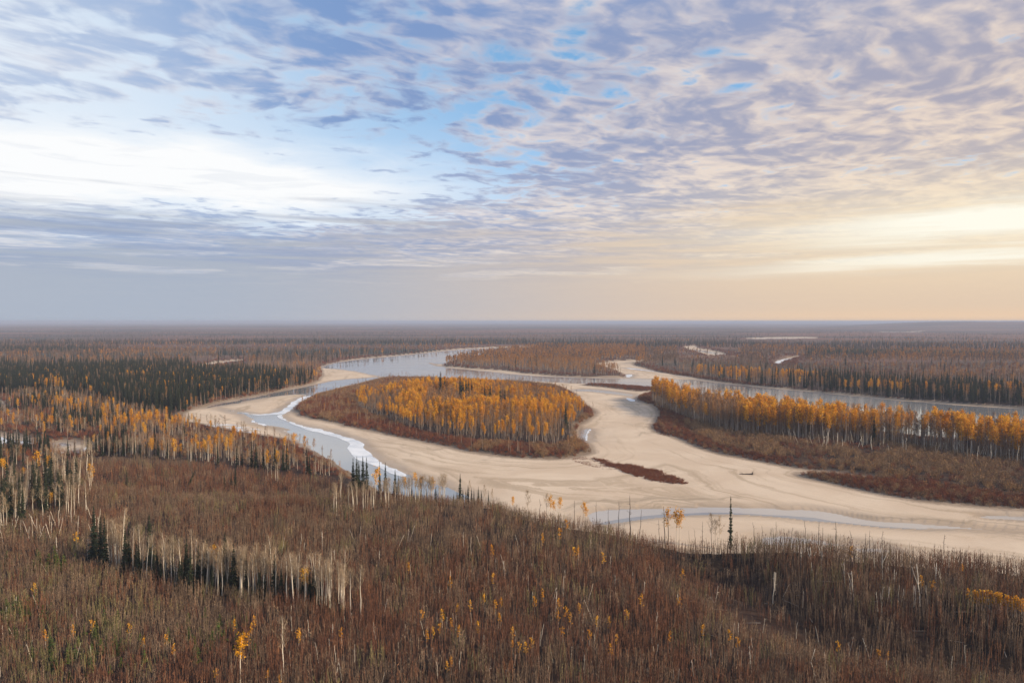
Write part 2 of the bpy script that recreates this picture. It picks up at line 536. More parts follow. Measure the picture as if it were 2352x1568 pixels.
def foliage_mat(name, cols, trans=0.0, rough=0.85):
    """Colour picked per plant from a ramp, plus a little variation inside the plant."""
    m, n, b, o = mat_new(name)
    oi = n.nodes.new('ShaderNodeObjectInfo')
    geo = n.nodes.new('ShaderNodeNewGeometry')
    ramp = n.nodes.new('ShaderNodeValToRGB')
    el = ramp.color_ramp.elements
    while len(el) < len(cols):
        el.new(0.5)
    for i, cc in enumerate(cols):
        el[i].position = i / max(1, len(cols) - 1)
        el[i].color = (*cc, 1)
    rnd = X(oi.outputs['Random'])
    isl = X(geo.outputs['Random Per Island'])
    f = X.m('ADD', rnd * 0.72, isl * 0.28)
    n.links.new(f.s, ramp.inputs['Fac'])
    hsv = n.nodes.new('ShaderNodeHueSaturation')
    n.links.new(ramp.outputs[0], hsv.inputs['Color'])
    n.links.new((0.50 + isl * 0.75 + rnd * 0.30).s, hsv.inputs['Value'])
    n.links.new(hsv.outputs[0], b.inputs['Base Color'])
    b.inputs['Roughness'].default_value = rough
    if trans > 0:
        tr = n.nodes.new('ShaderNodeBsdfTranslucent')
        n.links.new(hsv.outputs[0], tr.inputs['Color'])
        mx = n.nodes.new('ShaderNodeMixShader')
        mx.inputs[0].default_value = trans
        n.links.new(b.outputs[0], mx.inputs[1])
        n.links.new(tr.outputs[0], mx.inputs[2])
        n.links.new(mx.outputs[0], o.inputs['Surface'])
    return m


M = {}
M['needles'] = foliage_mat('spruce_needles', [(0.012, 0.018, 0.010), (0.020, 0.026, 0.013), (0.028, 0.033, 0.016), (0.016, 0.024, 0.014)])
M['pine'] = foliage_mat('young_pine_needles', [(0.050, 0.062, 0.016), (0.070, 0.082, 0.020), (0.058, 0.085, 0.022)])
M['gold'] = foliage_mat('golden_leaves', [(0.72, 0.32, 0.026), (0.82, 0.41, 0.030), (0.60, 0.23, 0.022), (0.86, 0.48, 0.035), (0.52, 0.25, 0.050), (0.76, 0.35, 0.026)], 0.35)
M['rust'] = foliage_mat('fading_leaves', [(0.44, 0.20, 0.050), (0.31, 0.16, 0.070), (0.56, 0.25, 0.040), (0.26, 0.15, 0.085), (0.48, 0.23, 0.060)], 0.25)
M['yellow'] = foliage_mat('bright_yellow_leaves', [(0.78, 0.40, 0.02), (0.72, 0.34, 0.02), (0.80, 0.46, 0.04)], 0.30)
M['twig_tan'] = foliage_mat('pale_twigs', [(0.30, 0.225, 0.15), (0.36, 0.265, 0.165), (0.26, 0.20, 0.145), (0.42, 0.285, 0.15)])
M['twig_grey'] = foliage_mat('grey_brown_twigs', [(0.19, 0.125, 0.082), (0.25, 0.150, 0.088), (0.145, 0.098, 0.070), (0.31, 0.175, 0.088)])
M['bark_pale'] = foliage_mat('pale_bark', [(0.66, 0.58, 0.46), (0.56, 0.48, 0.38), (0.72, 0.64, 0.52), (0.46, 0.39, 0.30)])
M['bark_grey'] = foliage_mat('grey_bark', [(0.34, 0.28, 0.225), (0.25, 0.20, 0.16), (0.44, 0.365, 0.295), (0.30, 0.24, 0.19), (0.54, 0.46, 0.38)])
M['bark_dark'] = foliage_mat('charred_bark', [(0.055, 0.045, 0.040), (0.085, 0.068, 0.058), (0.04, 0.033, 0.03)])
M['sap_red'] = foliage_mat('red_brown_saplings', [(0.140, 0.065, 0.040), (0.205, 0.090, 0.050), (0.090, 0.047, 0.033), (0.30, 0.138, 0.066)])
M['sap_grey'] = foliage_mat('grey_brown_saplings', [(0.160, 0.105, 0.070), (0.245, 0.162, 0.103), (0.095, 0.064, 0.047), (0.40, 0.275, 0.175)])
M['sap_olive'] = foliage_mat('olive_saplings', [(0.20, 0.165, 0.075), (0.15, 0.135, 0.060), (0.27, 0.21, 0.095)])
M['shrub_red'] = foliage_mat('red_willow_stems', [(0.20, 0.062, 0.032), (0.14, 0.047, 0.031), (0.28, 0.095, 0.040), (0.10, 0.043, 0.034), (0.24, 0.115, 0.055)])
M['shrub_tan'] = foliage_mat('tan_willow_stems', [(0.29, 0.175, 0.092), (0.19, 0.115, 0.068), (0.37, 0.23, 0.115), (0.16, 0.100, 0.066), (0.42, 0.21, 0.05)])
M['wood'] = foliage_mat('weathered_wood', [(0.30, 0.26, 0.22), (0.24, 0.20, 0.17), (0.36, 0.31, 0.26)])


def ground_material():
    m, n, b, o = mat_new('forest_floor')
    tcn = n.nodes.new('ShaderNodeTexCoord')
    v = tcn.outputs['Object']
    att = n.nodes.new('ShaderNodeAttribute'); att.attribute_name = 'bank'
    bank = X(att.outputs['Fac'])
    a2 = n.nodes.new('ShaderNodeAttribute'); a2.attribute_name = 'far'
    far = X(a2.outputs['Fac'])
    n1 = noise(v, 0.05, 6, 0.6, 0.4)
    n2 = noise(v, 0.6, 5, 0.65)
    col = mixc(smooth(0.35, 0.68, n1), (0.020, 0.013, 0.010), (0.052, 0.028, 0.019))
    col = mixc(smooth(0.45, 0.75, n2) * 0.45, col, (0.13, 0.090, 0.060))
    # cut bank: bare silt just above the water
    col = mixc(smooth(5.0, 0.5, bank + (n2 - 0.5) * 5), col, (0.21, 0.155, 0.11))
    # far country, too distant to show single trees: bands of bog, bare wood and spruce
    sp = n.nodes.new('ShaderNodeSeparateXYZ'); n.links.new(v, sp.inputs[0])
    vx, vy = X(sp.outputs[0]), X(sp.outputs[1])
    b1 = noise(vec(vx * 0.00035, vy * 0.0012, 0), 1.0, 6, 0.6, 0.6)
    b2 = noise(vec(vx * 0.0008, vy * 0.003, 4), 1.0, 5, 0.6, 0.4)
    fc = mixc(smooth(0.42, 0.60, b1), (0.185, 0.092, 0.060), (0.100, 0.068, 0.048))
    fc = mixc(smooth(0.50, 0.60, b2) * 0.85, fc, (0.030, 0.036, 0.028))
    fc = mixc(smooth(0.60, 0.72, noise(vec(vx * 0.0006, vy * 0.002, 9), 1.0, 4, 0.6)) * 0.7, fc, (0.26, 0.15, 0.07))
    col = mixc(far, col, fc)
    n.links.new(col, b.inputs['Base Color'])
    bp = n.nodes.new('ShaderNodeBump')
    bp.inputs['Strength'].default_value = 0.5
    bp.inputs['Distance'].default_value = 0.4
    n.links.new(n2.s, bp.inputs['Height'])
    n.links.new(bp.outputs[0], b.inputs['Normal'])
    return m


def sand_material():
    m, n, b, o = mat_new('river_sand')
    tcn = n.nodes.new('ShaderNodeTexCoord')
    v = tcn.outputs['Object']
    a1 = n.nodes.new('ShaderNodeAttribute'); a1.attribute_name = 'bank'
    a2 = n.nodes.new('ShaderNodeAttribute'); a2.attribute_name = 'water'
    bank, wat = X(a1.outputs['Fac']), X(a2.outputs['Fac'])
    sp = n.nodes.new('ShaderNodeSeparateXYZ'); n.links.new(v, sp.inputs[0])
    vx, vy = X(sp.outputs[0]), X(sp.outputs[1])
    warp = noise(v, 0.02, 4, 0.55, 0.3)
    # lines left by falling water follow the banks
    lines = noise(vec((bank + warp * 26) * 0.16, vx * 0.006, vy * 0.006), 1.0, 6, 0.62, 0.25)
    lines2 = noise(vec((wat + warp * 40) * 0.11, vx * 0.004, vy * 0.010), 1.0, 6, 0.6, 0.2)
    blot = noise(v, 0.028, 5, 0.55, 0.8)
    fine = noise(v, 0.9, 4, 0.6)
    col = mixc(smooth(0.36, 0.66, blot), (0.56, 0.435, 0.315), (0.63, 0.505, 0.375))
    col = mixc(smooth(0.48, 0.66, lines) * 0.75, col, (0.39, 0.295, 0.20))
    col = mixc(smooth(0.58, 0.66, lines2) * 0.65, col, (0.30, 0.235, 0.165))
    col = mixc(smooth(0.55, 0.75, fine) * 0.12, col, (0.40, 0.32, 0.22))
    # damp margin along the water
    wet = smooth(-9.0, -0.5, wat + (blot - 0.5) * 16)
    col = mixc(wet * 0.62, col, (0.30, 0.225, 0.155))
    # drift and mud against the vegetated bank
    mud = smooth(-5.0, -0.5, bank + (fine - 0.5) * 5)
    col = mixc(mud * 0.65, col, (0.17, 0.12, 0.085))
    n.links.new(col, b.inputs['Base Color'])
    rg = X.m('SUBTRACT', 0.95, wet * 0.5)
    n.links.new(rg.s, b.inputs['Roughness'])
    bp = n.nodes.new('ShaderNodeBump')
    bp.inputs['Strength'].default_value = 0.35
    bp.inputs['Distance'].default_value = 0.5
    n.links.new((lines * 0.7 + fine * 0.25).s, bp.inputs['Height'])
    n.links.new(bp.outputs[0], b.inputs['Normal'])
    return m


def water_material(name, c0, c1):
    m, n, b, o = mat_new(name)
    tcn = n.nodes.new('ShaderNodeTexCoord')
    v = tcn.outputs['Object']
    n1 = noise(v, 0.012, 4, 0.55, 0.5)
    n2 = noise(v, 0.55, 3, 0.6, 0.2)
    n3 = noise(v, 2.2, 2, 0.6)
    col = mixc(smooth(0.35, 0.7, n1), c0, c1)
    n.links.new(col, b.inputs['Base Color'])
    n.links.new((0.05 + smooth(0.40, 0.62, n1) * 0.13).s, b.inputs['Roughness'])
    b.inputs['Specular IOR Level'].default_value = 0.9
    b.inputs['IOR'].default_value = 1.33
    bp = n.nodes.new('ShaderNodeBump')
    bp.inputs['Strength'].default_value = 0.16
    bp.inputs['Distance'].default_value = 0.06
    n.links.new((n2 * 0.7 + n3 * 0.3).s, bp.inputs['Height'])
    n.links.new(bp.outputs[0], b.inputs['Normal'])
    return m


def white_sheet_material():
    m, n, b, o = mat_new('white_shore_sheet')  # pale grey to white mottle for the sheets on the slack water
    tcn = n.nodes.new('ShaderNodeTexCoord')
    n1 = noise(tcn.outputs['Object'], 0.08, 5, 0.6, 0.4)
    n.links.new(mixc(smooth(0.35, 0.65, n1), (0.56, 0.59, 0.62), (0.80, 0.81, 0.81)), b.inputs['Base Color'])
    b.inputs['Roughness'].default_value = 0.45
    b.inputs['Specular IOR Level'].default_value = 0.4
    return m


M['ground'] = ground_material()
M['sand'] = sand_material()
M['water'] = water_material('silty_river_water', (0.22, 0.222, 0.225), (0.29, 0.285, 0.275))
M['shallow'] = water_material('shallow_water_over_sand', (0.40, 0.365, 0.32), (0.47, 0.42, 0.36))
M['white_sheet'] = white_sheet_material()


# ----------------------------------------------------------------- mesh helpers
def tag(o, label=None, cat=None, group=None, kind=None):
    if label: o['label'] = label
    if cat: o['category'] = cat
    if group: o['group'] = group
    if kind: o['kind'] = kind
    return o


def mesh_np(name, V, Fq, mats, mi=None, smoothf=False):
    """V (n,3), Fq (m,k) with k = 3 or 4."""
    me = bpy.data.meshes.new(name)
    V = np.asarray(V, np.float32); Fq = np.asarray(Fq, np.int32)
    kk = Fq.shape[1]
    me.vertices.add(len(V)); me.vertices.foreach_set('co', V.ravel())
    me.loops.add(Fq.size); me.loops.foreach_set('vertex_index', Fq.ravel())
    me.polygons.add(len(Fq))
    me.polygons.foreach_set('loop_start', np.arange(len(Fq), dtype=np.int32) * kk)
    me.polygons.foreach_set('loop_total', np.full(len(Fq), kk, np.int32))
    for m in mats:
        me.materials.append(m)
    if mi is not None:
        me.polygons.foreach_set('material_index', np.asarray(mi, np.int32))
    if smoothf:
        me.polygons.foreach_set('use_smooth', np.ones(len(Fq), bool))
    me.update(calc_edges=True)
    me.validate()
    return me


def link(name, me, parent=None):
    o = bpy.data.objects.new(name, me)
    COL.objects.link(o)
    if parent is not None:
        o.parent = parent
    return o


class B:
    """Triangle soup for one plant part."""

    def __init__(self):
        self.v = []; self.f = []; self.m = []

    def tri(self, a, b_, c_, m=0):
        n = len(self.v)
        self.v += [a, b_, c_]; self.f.append((n, n + 1, n + 2)); self.m.append(m)

    def tube(self, pts, rad, sides=4, m=0):
        n0 = len(self.v)
        pts = [Vector(p) for p in pts]
        ph = random.random() * 6
        for i, p in enumerate(pts):
            d = (pts[min(i + 1, len(pts) - 1)] - pts[max(i - 1, 0)]).normalized()
            a = d.cross(Vector((0.31, 0.95, 0.05))).normalized()
            b_ = d.cross(a)
            for j in range(sides):
                an = ph + 2 * math.pi * j / sides
                self.v.append(tuple(p + (a * math.cos(an) + b_ * math.sin(an)) * rad[i]))
        for i in range(len(pts) - 1):
            for j in range(sides):
                q = n0 + i * sides
                a, b_ = q + j, q + (j + 1) % sides
                self.f += [(a, b_, b_ + sides), (a, b_ + sides, a + sides)]
                self.m += [m, m]
        # close the end
        e = n0 + (len(pts) - 1) * sides
        for j in range(1, sides - 1):
            self.f.append((e, e + j, e + j + 1)); self.m.append(m)

    def twig(self, p, d, L, w, m=0):
        """A thin upright triangle."""
        p = Vector(p); d = Vector(d).normalized()
        sdir = d.cross(Vector((random.gauss(0, 1), random.gauss(0, 1), random.gauss(0, 1)))).normalized() * (w / 2)
        self.tri(tuple(p - sdir), tuple(p + sdir), tuple(p + d * L), m)

    def leaf(self, p, size, m=0):
        p = Vector(p)
        a = Vector((random.gauss(0, 1), random.gauss(0, 1), random.gauss(0, 0.8))).normalized()
        b_ = a.cross(Vector((random.gauss(0, 1), random.gauss(0, 1), random.gauss(0, 1)))).normalized()
        self.tri(tuple(p - a * size * .5), tuple(p + a * size * .5), tuple(p + b_ * size), m)

    def mesh(self, name, mats):
        return mesh_np(name, self.v, self.f, mats, self.m)


def joined(name, t_, c_, mt, mc):
    """Trunk and crown as one mesh with two materials, for the far mass."""
    nv = len(t_.v)
    V = t_.v + c_.v
    Fa = t_.f + [tuple(i + nv for i in f) for f in c_.f]
    return mesh_np(name, V, Fa, [mt, mc], [0] * len(t_.f) + [1] * len(c_.f))


# ----------------------------------------------------------------- plant builders (height 1 metre = scale 1; built at real height h)
def spruce(h, width=0.24, whorls=20, per=7, ragged=0.25, bare=0.08, taper=.78):
    t_, c_ = B(), B()
    lean = Vector((random.gauss(0, .012), random.gauss(0, .012), 1)) * h
    t_.tube([(0, 0, -.3), tuple(lean * .5), tuple(lean * .985)], [h * .013 + .03, h * .009 + .02, .012], 5)
    for i in range(whorls):
        q = bare + (1 - bare) * (i + random.random() * .5) / whorls
        rad = h * width * .5 * (1 - q) ** taper * random.uniform(1 - ragged, 1 + ragged * .5) + .05
        cen = lean * min(q, .99)
        for j in range(per):
            an = 2 * math.pi * (j + random.random()) / per
            r_ = rad * random.uniform(.65, 1.15)
            out = Vector((math.cos(an), math.sin(an), 0))
            drop = r_ * random.uniform(.10, .45)
            tip = cen + out * r_ + Vector((0, 0, -drop))
            side = Vector((-out.y, out.x, 0)) * r_ * random.uniform(.28, .42)
            mid = cen + out * r_ * .55 + Vector((0, 0, -drop * .25))
            th = h / whorls * .9
            c_.tri(tuple(cen + Vector((0, 0, th * .35))), tuple(mid - side), tuple(tip))
            c_.tri(tuple(cen + Vector((0, 0, th * .35))), tuple(tip), tuple(mid + side))
            c_.tri(tuple(mid - side * .6), tuple(mid + side * .6), tuple(cen + out * r_ * .5 + Vector((0, 0, -drop - th * .8))))
    c_.twig(lean * .94, (0, 0, 1), h * .07, h * .02)
    return t_, c_


def broadleaf(h, base=.45, cw=.24, limbs=14, leaves=220, lsize=.5, twigs=40, tw=.05, wob=.02, bend=0.0):
    """Tall poplar or aspen: straight stem, rising limbs, narrow crown."""
    t_, c_ = B(), B()
    pts, rad = [], []
    ox = oy = 0.0
    bx, by = random.gauss(0, 1) * bend, random.gauss(0, 1) * bend
    for i in range(6):
        q = i / 5
        ox += random.gauss(0, wob) * h * .3; oy += random.gauss(0, wob) * h * .3
        pts.append((ox + bx * h * q * q, oy + by * h * q * q, h * q * .97 - (.3 if i == 0 else 0)))
        rad.append((h * .0075 + .028) * (1 - q) ** .75 + .010)
    t_.tube(pts, rad, 5)

    def stem_at(q):
        f = min(q, .999) * 5; i = int(f); f -= i
        return Vector(pts[i]).lerp(Vector(pts[i + 1]), f)
    ends = []
    for i in range(limbs):
        q = base + (1 - base) * (i + random.random()) / limbs
        rel = (q - base) / (1 - base)
        an = random.random() * 6.283
        L = h * cw * (.55 + .75 * math.sin(math.pi * min(1, rel * .8 + .15))) * random.uniform(.5, 1.0) * (1.05 - rel * .6)
        d = Vector((math.cos(an), math.sin(an), random.uniform(.9, 1.9))).normalized()
        p0 = stem_at(q * .97)
        p1 = p0 + d * L * .6
        p2 = p1 + (d + Vector((0, 0, .45))).normalized() * L * .5
        c_.tube([tuple(p0), tuple(p1), tuple(p2)], [h * .003 + .008, h * .002 + .006, .005], 3)
        for q2 in (.4, .7, 1.0):
            ends.append(p0.lerp(p2, q2))
            e2 = p0.lerp(p2, q2) + Vector((random.gauss(0, 1), random.gauss(0, 1), random.uniform(.3, 1.6))).normalized() * L * .3
            ends.append(e2)
            c_.twig(p0.lerp(p2, q2), e2 - p0.lerp(p2, q2), L * .35, .03)
    ends.append(stem_at(.97)); ends.append(stem_at(.92))
    for i in range(twigs):
        e = random.choice(ends)
        d = Vector((random.gauss(0, .6), random.gauss(0, .6), random.uniform(.5, 1.6)))
        c_.twig(e + Vector((random.gauss(0, .15), random.gauss(0, .15), random.gauss(0, .2))), d, random.uniform(.04, .10) * h, tw)
    for i in range(leaves):
        e = random.choice(ends)
        p = e + Vector((random.gauss(0, .030 * h), random.gauss(0, .030 * h), random.gauss(0, .035 * h)))
        c_.leaf(p, lsize * random.uniform(.5, 1.2))
    return t_, c_


def shrub(h, w, stems=46, tw=.07, fuzz=40):
    c_ = B()
    for i in range(stems):
        an = random.random() * 6.283
        r_ = w * .5 * random.random() ** .6
        p = Vector((math.cos(an) * r_ * .45, math.sin(an) * r_ * .45, -.1))
        tip = Vector((math.cos(an) * r_, math.sin(an) * r_, h * (1 - .45 * (r_ / (w * .5)) ** 2) * random.uniform(.6, 1.05)))
        c_.twig(p, tip - p, (tip - p).length, tw)
    for i in range(fuzz):
        an = random.random() * 6.283
        r_ = w * .5 * random.random() ** .55
        zz = h * (1 - .55 * (r_ / (w * .5)) ** 2) * random.uniform(.35, .95)
        c_.twig((math.cos(an) * r_, math.sin(an) * r_, zz), (random.gauss(0, .5), random.gauss(0, .5), random.uniform(.3, 1.3)), random.uniform(.2, .45) * h * .6, tw * 1.3)
    return c_


def sapling(c_, x, y, h, tw=.055, n=9, spread=.42):
    lx, ly = random.gauss(0, .085), random.gauss(0, .085)
    c_.tube([(x, y, -.15), (x + lx * h, y + ly * h, h)], [tw * .55, tw * .2], 3)
    for i in range(n):
        q = random.uniform(.25, .97)
        p = (x + lx * h * q, y + ly * h * q, h * q)
        an = random.random() * 6.283
        d = (math.cos(an) * spread, math.sin(an) * spread, random.uniform(.25, 1.1))
        c_.twig(p, d, h * random.uniform(.10, .24) * (1.15 - q * .5), tw * .85)


def sapling_patch(n, rad, h, tw=.055, br=9):
    c_ = B()
    for i in range(n):
        an = random.random() * 6.283
        r_ = rad * math.sqrt(random.random())
        sapling(c_, math.cos(an) * r_, math.sin(an) * r_, h * random.uniform(.55, 1.1), tw, br)
    return c_


def snag(h, stubs=4, lean=.06, fork=False):
    t_ = B()
    if not fork and random.random() < .3:
        lean *= 2.2
    lx, ly = random.gauss(0, lean), random.gauss(0, lean)
    pts = [(0, 0, -.3)]; rad = [h * .008 + .032]
    for i in range(1, 5):
        q = i / 4
        pts.append((lx * h * q + random.gauss(0, .012) * h, ly * h * q + random.gauss(0, .012) * h, h * q))
        rad.append((h * .008 + .032) * (1 - q * .62))
    t_.tube(pts, rad, 5)
    top = Vector(pts[-1])
    t_.twig(top + Vector((.02, 0, -.05)), (random.gauss(0, .2), random.gauss(0, .2), 1), h * .06, rad[-1] * 1.6)
    for i in range(stubs):
        q = random.uniform(.35, .98)
        f = q * 4; k_ = min(3, int(f))
        p = Vector(pts[k_]).lerp(Vector(pts[k_ + 1]), f - k_)
        an = random.random() * 6.283
        d = Vector((math.cos(an), math.sin(an), random.uniform(-.1, .9))).normalized()
        L = h * random.uniform(.04, .13)
        t_.tube([tuple(p), tuple(p + d * L)], [.035, .012], 3)
    if fork:
        p = Vector(pts[2])
        d = Vector((random.choice((-1, 1)) * .35, random.gauss(0, .2), 1)).normalized()
        t_.tube([tuple(p), tuple(p + d * h * .25), tuple(p + d * h * .42 + Vector((0, 0, h * .05)))], [.07, .05, .02], 4)
    return t_


# ----------------------------------------------------------------- terrain sheet
def build_terrain():
    u1 = np.linspace(-0.80, 0.80, 800)
    e = np.linspace(0.80, 1.7, 40)[1:]
    u = np.concatenate([-e[::-1], u1, e])
    pyr = np.concatenate([np.arange(1690, 1300, -3.0), np.arange(1300, 1100, -1.7), np.arange(1100, 780, -1.15), np.arange(780, 739.6, -0.9)])
    yr = np.concatenate([np.geomspace(22, 114, 22)[:-1], HC * F / (pyr - HORIZON), [60000.0]])
    yr = yr[np.concatenate([[True], np.diff(yr) > 0])]
    U, Y = np.meshgrid(u, yr)
    Xx = U * Y
    z, sandm, bank, wat, pla, ben, gd = terrain_exact(Xx.ravel(), Y.ravel())
    nr, nc = U.shape
    V = np.stack([Xx.ravel(), Y.ravel(), z], 1)
    idx = np.arange(nr * nc).reshape(nr, nc)
    Q = np.stack([idx[:-1, :-1], idx[:-1, 1:], idx[1:, 1:], idx[1:, :-1]], -1).reshape(-1, 4)
    fs = (sandm[Q].sum(1) >= 2)
    d = np.hypot(V[:, 0], V[:, 1])
    far = sstep(450, 1300, d)
    for nm, sel, mt, attrs in (('forest_ground', ~fs, M['ground'], {'bank': bank, 'far': far}),
                               ('sand_shore', fs, M['sand'], {'bank': bank, 'water': wat})):
        q = Q[sel]
        used, inv = np.unique(q, return_inverse=True)
        me = mesh_np(nm, V[used], inv.reshape(-1, 4), [mt], smoothf=True)
        for an, av in attrs.items():
            a = me.attributes.new(an, 'FLOAT', 'POINT')
            a.data.foreach_set('value', av[used].astype(np.float32))
        o = link(nm, me)
        tag(o, kind='structure')
    return u, yr, [q_.reshape(nr, nc) for q_ in (z, bank, wat)]


GU, GYR, GRIDS = build_terrain()


def terrain(x, y):
    """Height, sand flag, distance to the bank and to the water, read off the ground sheet."""
    x = np.atleast_1d(np.asarray(x, float)); y = np.atleast_1d(np.asarray(y, float))
    y = np.maximum(y, GYR[0] + .01)
    fu = np.interp(x / y, GU, np.arange(len(GU)))
    fr_ = np.interp(y, GYR, np.arange(len(GYR)))
    i0 = np.minimum(fr_.astype(int), len(GYR) - 2); j0 = np.minimum(fu.astype(int), len(GU) - 2)
    a = fr_ - i0; b_ = fu - j0
    out = [g[i0, j0] * (1 - a) * (1 - b_) + g[i0, j0 + 1] * (1 - a) * b_ + g[i0 + 1, j0] * a * (1 - b_) + g[i0 + 1, j0 + 1] * a * b_ for g in GRIDS]
    return out[0], out[1] <= 0, out[1], out[2]


def sheet(name, P_, z, mat):
    from mathutils.geometry import tessellate_polygon
    pts = [Vector((a, b_, 0)) for a, b_ in P_]
    tris = tessellate_polygon([pts])
    return [(p.x, p.y, z) for p in pts], [tuple(t_) for t_ in tris]


# one level water sheet under all the channels, cut only by the ground that rises through it
wv, wf = [], []
gx = np.linspace(-1700, 2600, 20); gy = np.linspace(150, 6200, 24)
GX, GY = np.meshgrid(gx, gy)
ii = np.arange(GX.size).reshape(GX.shape)
wq = np.stack([ii[:-1, :-1], ii[:-1, 1:], ii[1:, 1:], ii[1:, :-1]], -1).reshape(-1, 4)
o = link('river_water', mesh_np('river_water', np.stack([GX.ravel(), GY.ravel(), GX.ravel() * 0], 1), wq, [M['water']]))
tag(o, kind='structure')
sv, sf = [], []
for P_ in SHALLOW:
    cen = P_.mean(0)
    v_, f_ = sheet('shallow', P_ + (P_ - cen) / np.linalg.norm(P_ - cen, axis=1)[:, None] * 4, 0.006, None)
    n0 = len(sv); sv += v_; sf += [tuple(i + n0 for i in f) for f in f_]
o = link('shallow_water', mesh_np('shallow_water', sv, sf, [M['shallow']]))
tag(o, kind='structure')
iv, if_ = [], []
for j, P_ in enumerate(WHITE_SHEETS):
    nn = np.stack([fbm(P_[:, 0] / 5, P_[:, 1] / 5, 2, 61) - .5, fbm(P_[:, 0] / 5, P_[:, 1] / 5, 2, 71) - .5], 1)
    # subdivide the rim and fray it
    Q_ = []
    for a, b_ in zip(P_, np.roll(P_, -1, 0)):
        kk = max(1, int(np.hypot(*(b_ - a)) / 3.0))
        for i in range(kk):
            p = a + (b_ - a) * i / kk
            q = np.array([p[0] / 11, p[1] / 11])
            dd = np.array([fbm(q[0:1], q[1:2], 3, 61)[0] - .5, fbm(q[0:1], q[1:2], 3, 71)[0] - .5])
            Q_.append(p + dd * 3.5)
    v_, f_ = sheet('white_sheet', np.array(Q_), 0.035, M['white_sheet'])
    n0 = len(iv); iv += v_; if_ += [tuple(i + n0 for i in f) for f in f_]
# thin streaks stranded on the ripples of the left flat
xs, ys = at(RNG.uniform(470, 590, 70), RNG.uniform(972, 999, 70), 0.2)
for a, b_ in zip(xs, ys):
    pxx, pyy, _ = to_pix(a, b_, 0.2)
    if pyy - 972 > (pxx - 440) * 0.18 or pyy < 966 + (pxx - 470) * .16:
        continue
    L = random.uniform(3, 10); w_ = random.uniform(.4, 1.1); an = R(-18 + random.gauss(0, 6))
    zz = float(terrain(np.array([a]), np.array([b_]))[0][0]) + .06
    n0 = len(iv)
    for (qx, qy) in ((-L, 0), (-L * .3, -w_), (L * .6, -w_ * .6), (L, 0), (L * .3, w_), (-L * .5, w_ * .8)):
        iv.append((a + qx * math.cos(an) - qy * math.sin(an), b_ + qx * math.sin(an) + qy * math.cos(an), zz))
    if_ += [(n0, n0 + 1, n0 + 2), (n0, n0 + 2, n0 + 3), (n0, n0 + 3, n0 + 4), (n0, n0 + 4, n0 + 5)]
o = link('white_sheet_water', mesh_np('shore_sheet', iv, if_, [M['white_sheet']]))  # flat white sheets and streaks at the water's edge
tag(o, kind='structure')

# ----------------------------------------------------------------- prototypes
PROTO = {}      # kind -> list of dict(h, trunk mesh, crown mesh, joined mesh)


def proto(kind, n, fn, mt, mc, far=False):
    L = PROTO.setdefault(kind, [])
    for i in range(n):
        h, (t_, c_) = fn()
        L.append(dict(h=h, trunk=t_.mesh(kind + '_trunk', [M[mt]]), crown=c_.mesh(kind + '_crown', [M[mc]]), all=joined(kind, t_, c_, M[mt], M[mc])))


def proto1(kind, n, fn, mc):
    L = PROTO.setdefault(kind, [])
    for i in range(n):
        h, b_ = fn()
        L.append(dict(h=h, all=b_.mesh(kind, [M[mc]])))


U_ = random.uniform
proto('spruce', 6, lambda: (16, spruce(16, U_(.20, .28), 22, 8)), 'bark_dark', 'needles')
proto('spruce_far', 4, lambda: (16, spruce(16, U_(.20, .28), 11, 5)), 'bark_dark', 'needles')
proto('gold', 9, lambda: (18, broadleaf(18, U_(.28, .58), U_(.12, .20), random.randint(14, 20), random.randint(320, 600), U_(.45, .65), 70, .08)), 'bark_grey', 'gold')
proto('rust', 9, lambda: (18, broadleaf(18, U_(.2, .5), U_(.10, .19), random.randint(12, 18), random.randint(70, 210), U_(.4, .6), 130, .08)), 'bark_grey', 'rust')
proto('bare', 7, lambda: (16, broadleaf(16, U_(.30, .45), U_(.11, .16), 14, 0, .5, 190, .085)), 'bark_grey', 'twig_grey')
proto('aspen', 8, lambda: (9.5, broadleaf(9.5, U_(.42, .6), U_(.16, .22), 15, 0, .5, 170, .035, .03, .05)), 'bark_pale', 'twig_tan')
proto('yaspen', 5, lambda: (9.5, broadleaf(9.5, U_(.45, .6), U_(.15, .20), 13, 240, .34, 40, .035, .03, .04)), 'bark_pale', 'yellow')
proto('tanpop', 6, lambda: (14, broadleaf(14, U_(.35, .5), U_(.16, .24), 15, 0, .5, 230, .075)), 'bark_pale', 'twig_tan')
proto('gold_far', 5, lambda: (15, broadleaf(15, U_(.2, .4), U_(.16, .24), 9, 95, 1.35, 14, .2)), 'bark_grey', 'rust')
proto('bare_far', 5, lambda: (13, broadleaf(13, U_(.2, .35), U_(.17, .25), 9, 55, 1.2, 60, .24)), 'bark_grey', 'twig_grey')
proto1('shrub_red', 6, lambda: (2.2, shrub(2.2, U_(2.2, 3.2), 50, .075, 55)), 'shrub_red')
proto1('shrub_tan', 6, lambda: (2.8, shrub(2.8, U_(2.4, 3.4), 44, .075, 65)), 'shrub_tan')
proto1('pine', 4, lambda: (2.2, (lambda b_: b_)(spruce(2.2, .75, 7, 6, .4, .05)[1])), 'pine')
proto1('sap_red', 9, lambda: (3.6, sapling_patch(random.randint(8, 12), 1.6, 3.6, .074, 11)), 'sap_red')
proto1('sap_grey', 9, lambda: (3.6, sapling_patch(random.randint(8, 12), 1.6, 3.6, .074, 10)), 'sap_grey')
proto1('sap_olive', 4, lambda: (3.4, sapling_patch(10, 1.7, 3.4, .074, 11)), 'sap_olive')


def one_sap(h):
    b_ = B(); sapling(b_, 0, 0, h, .075, 16, .5); return b_


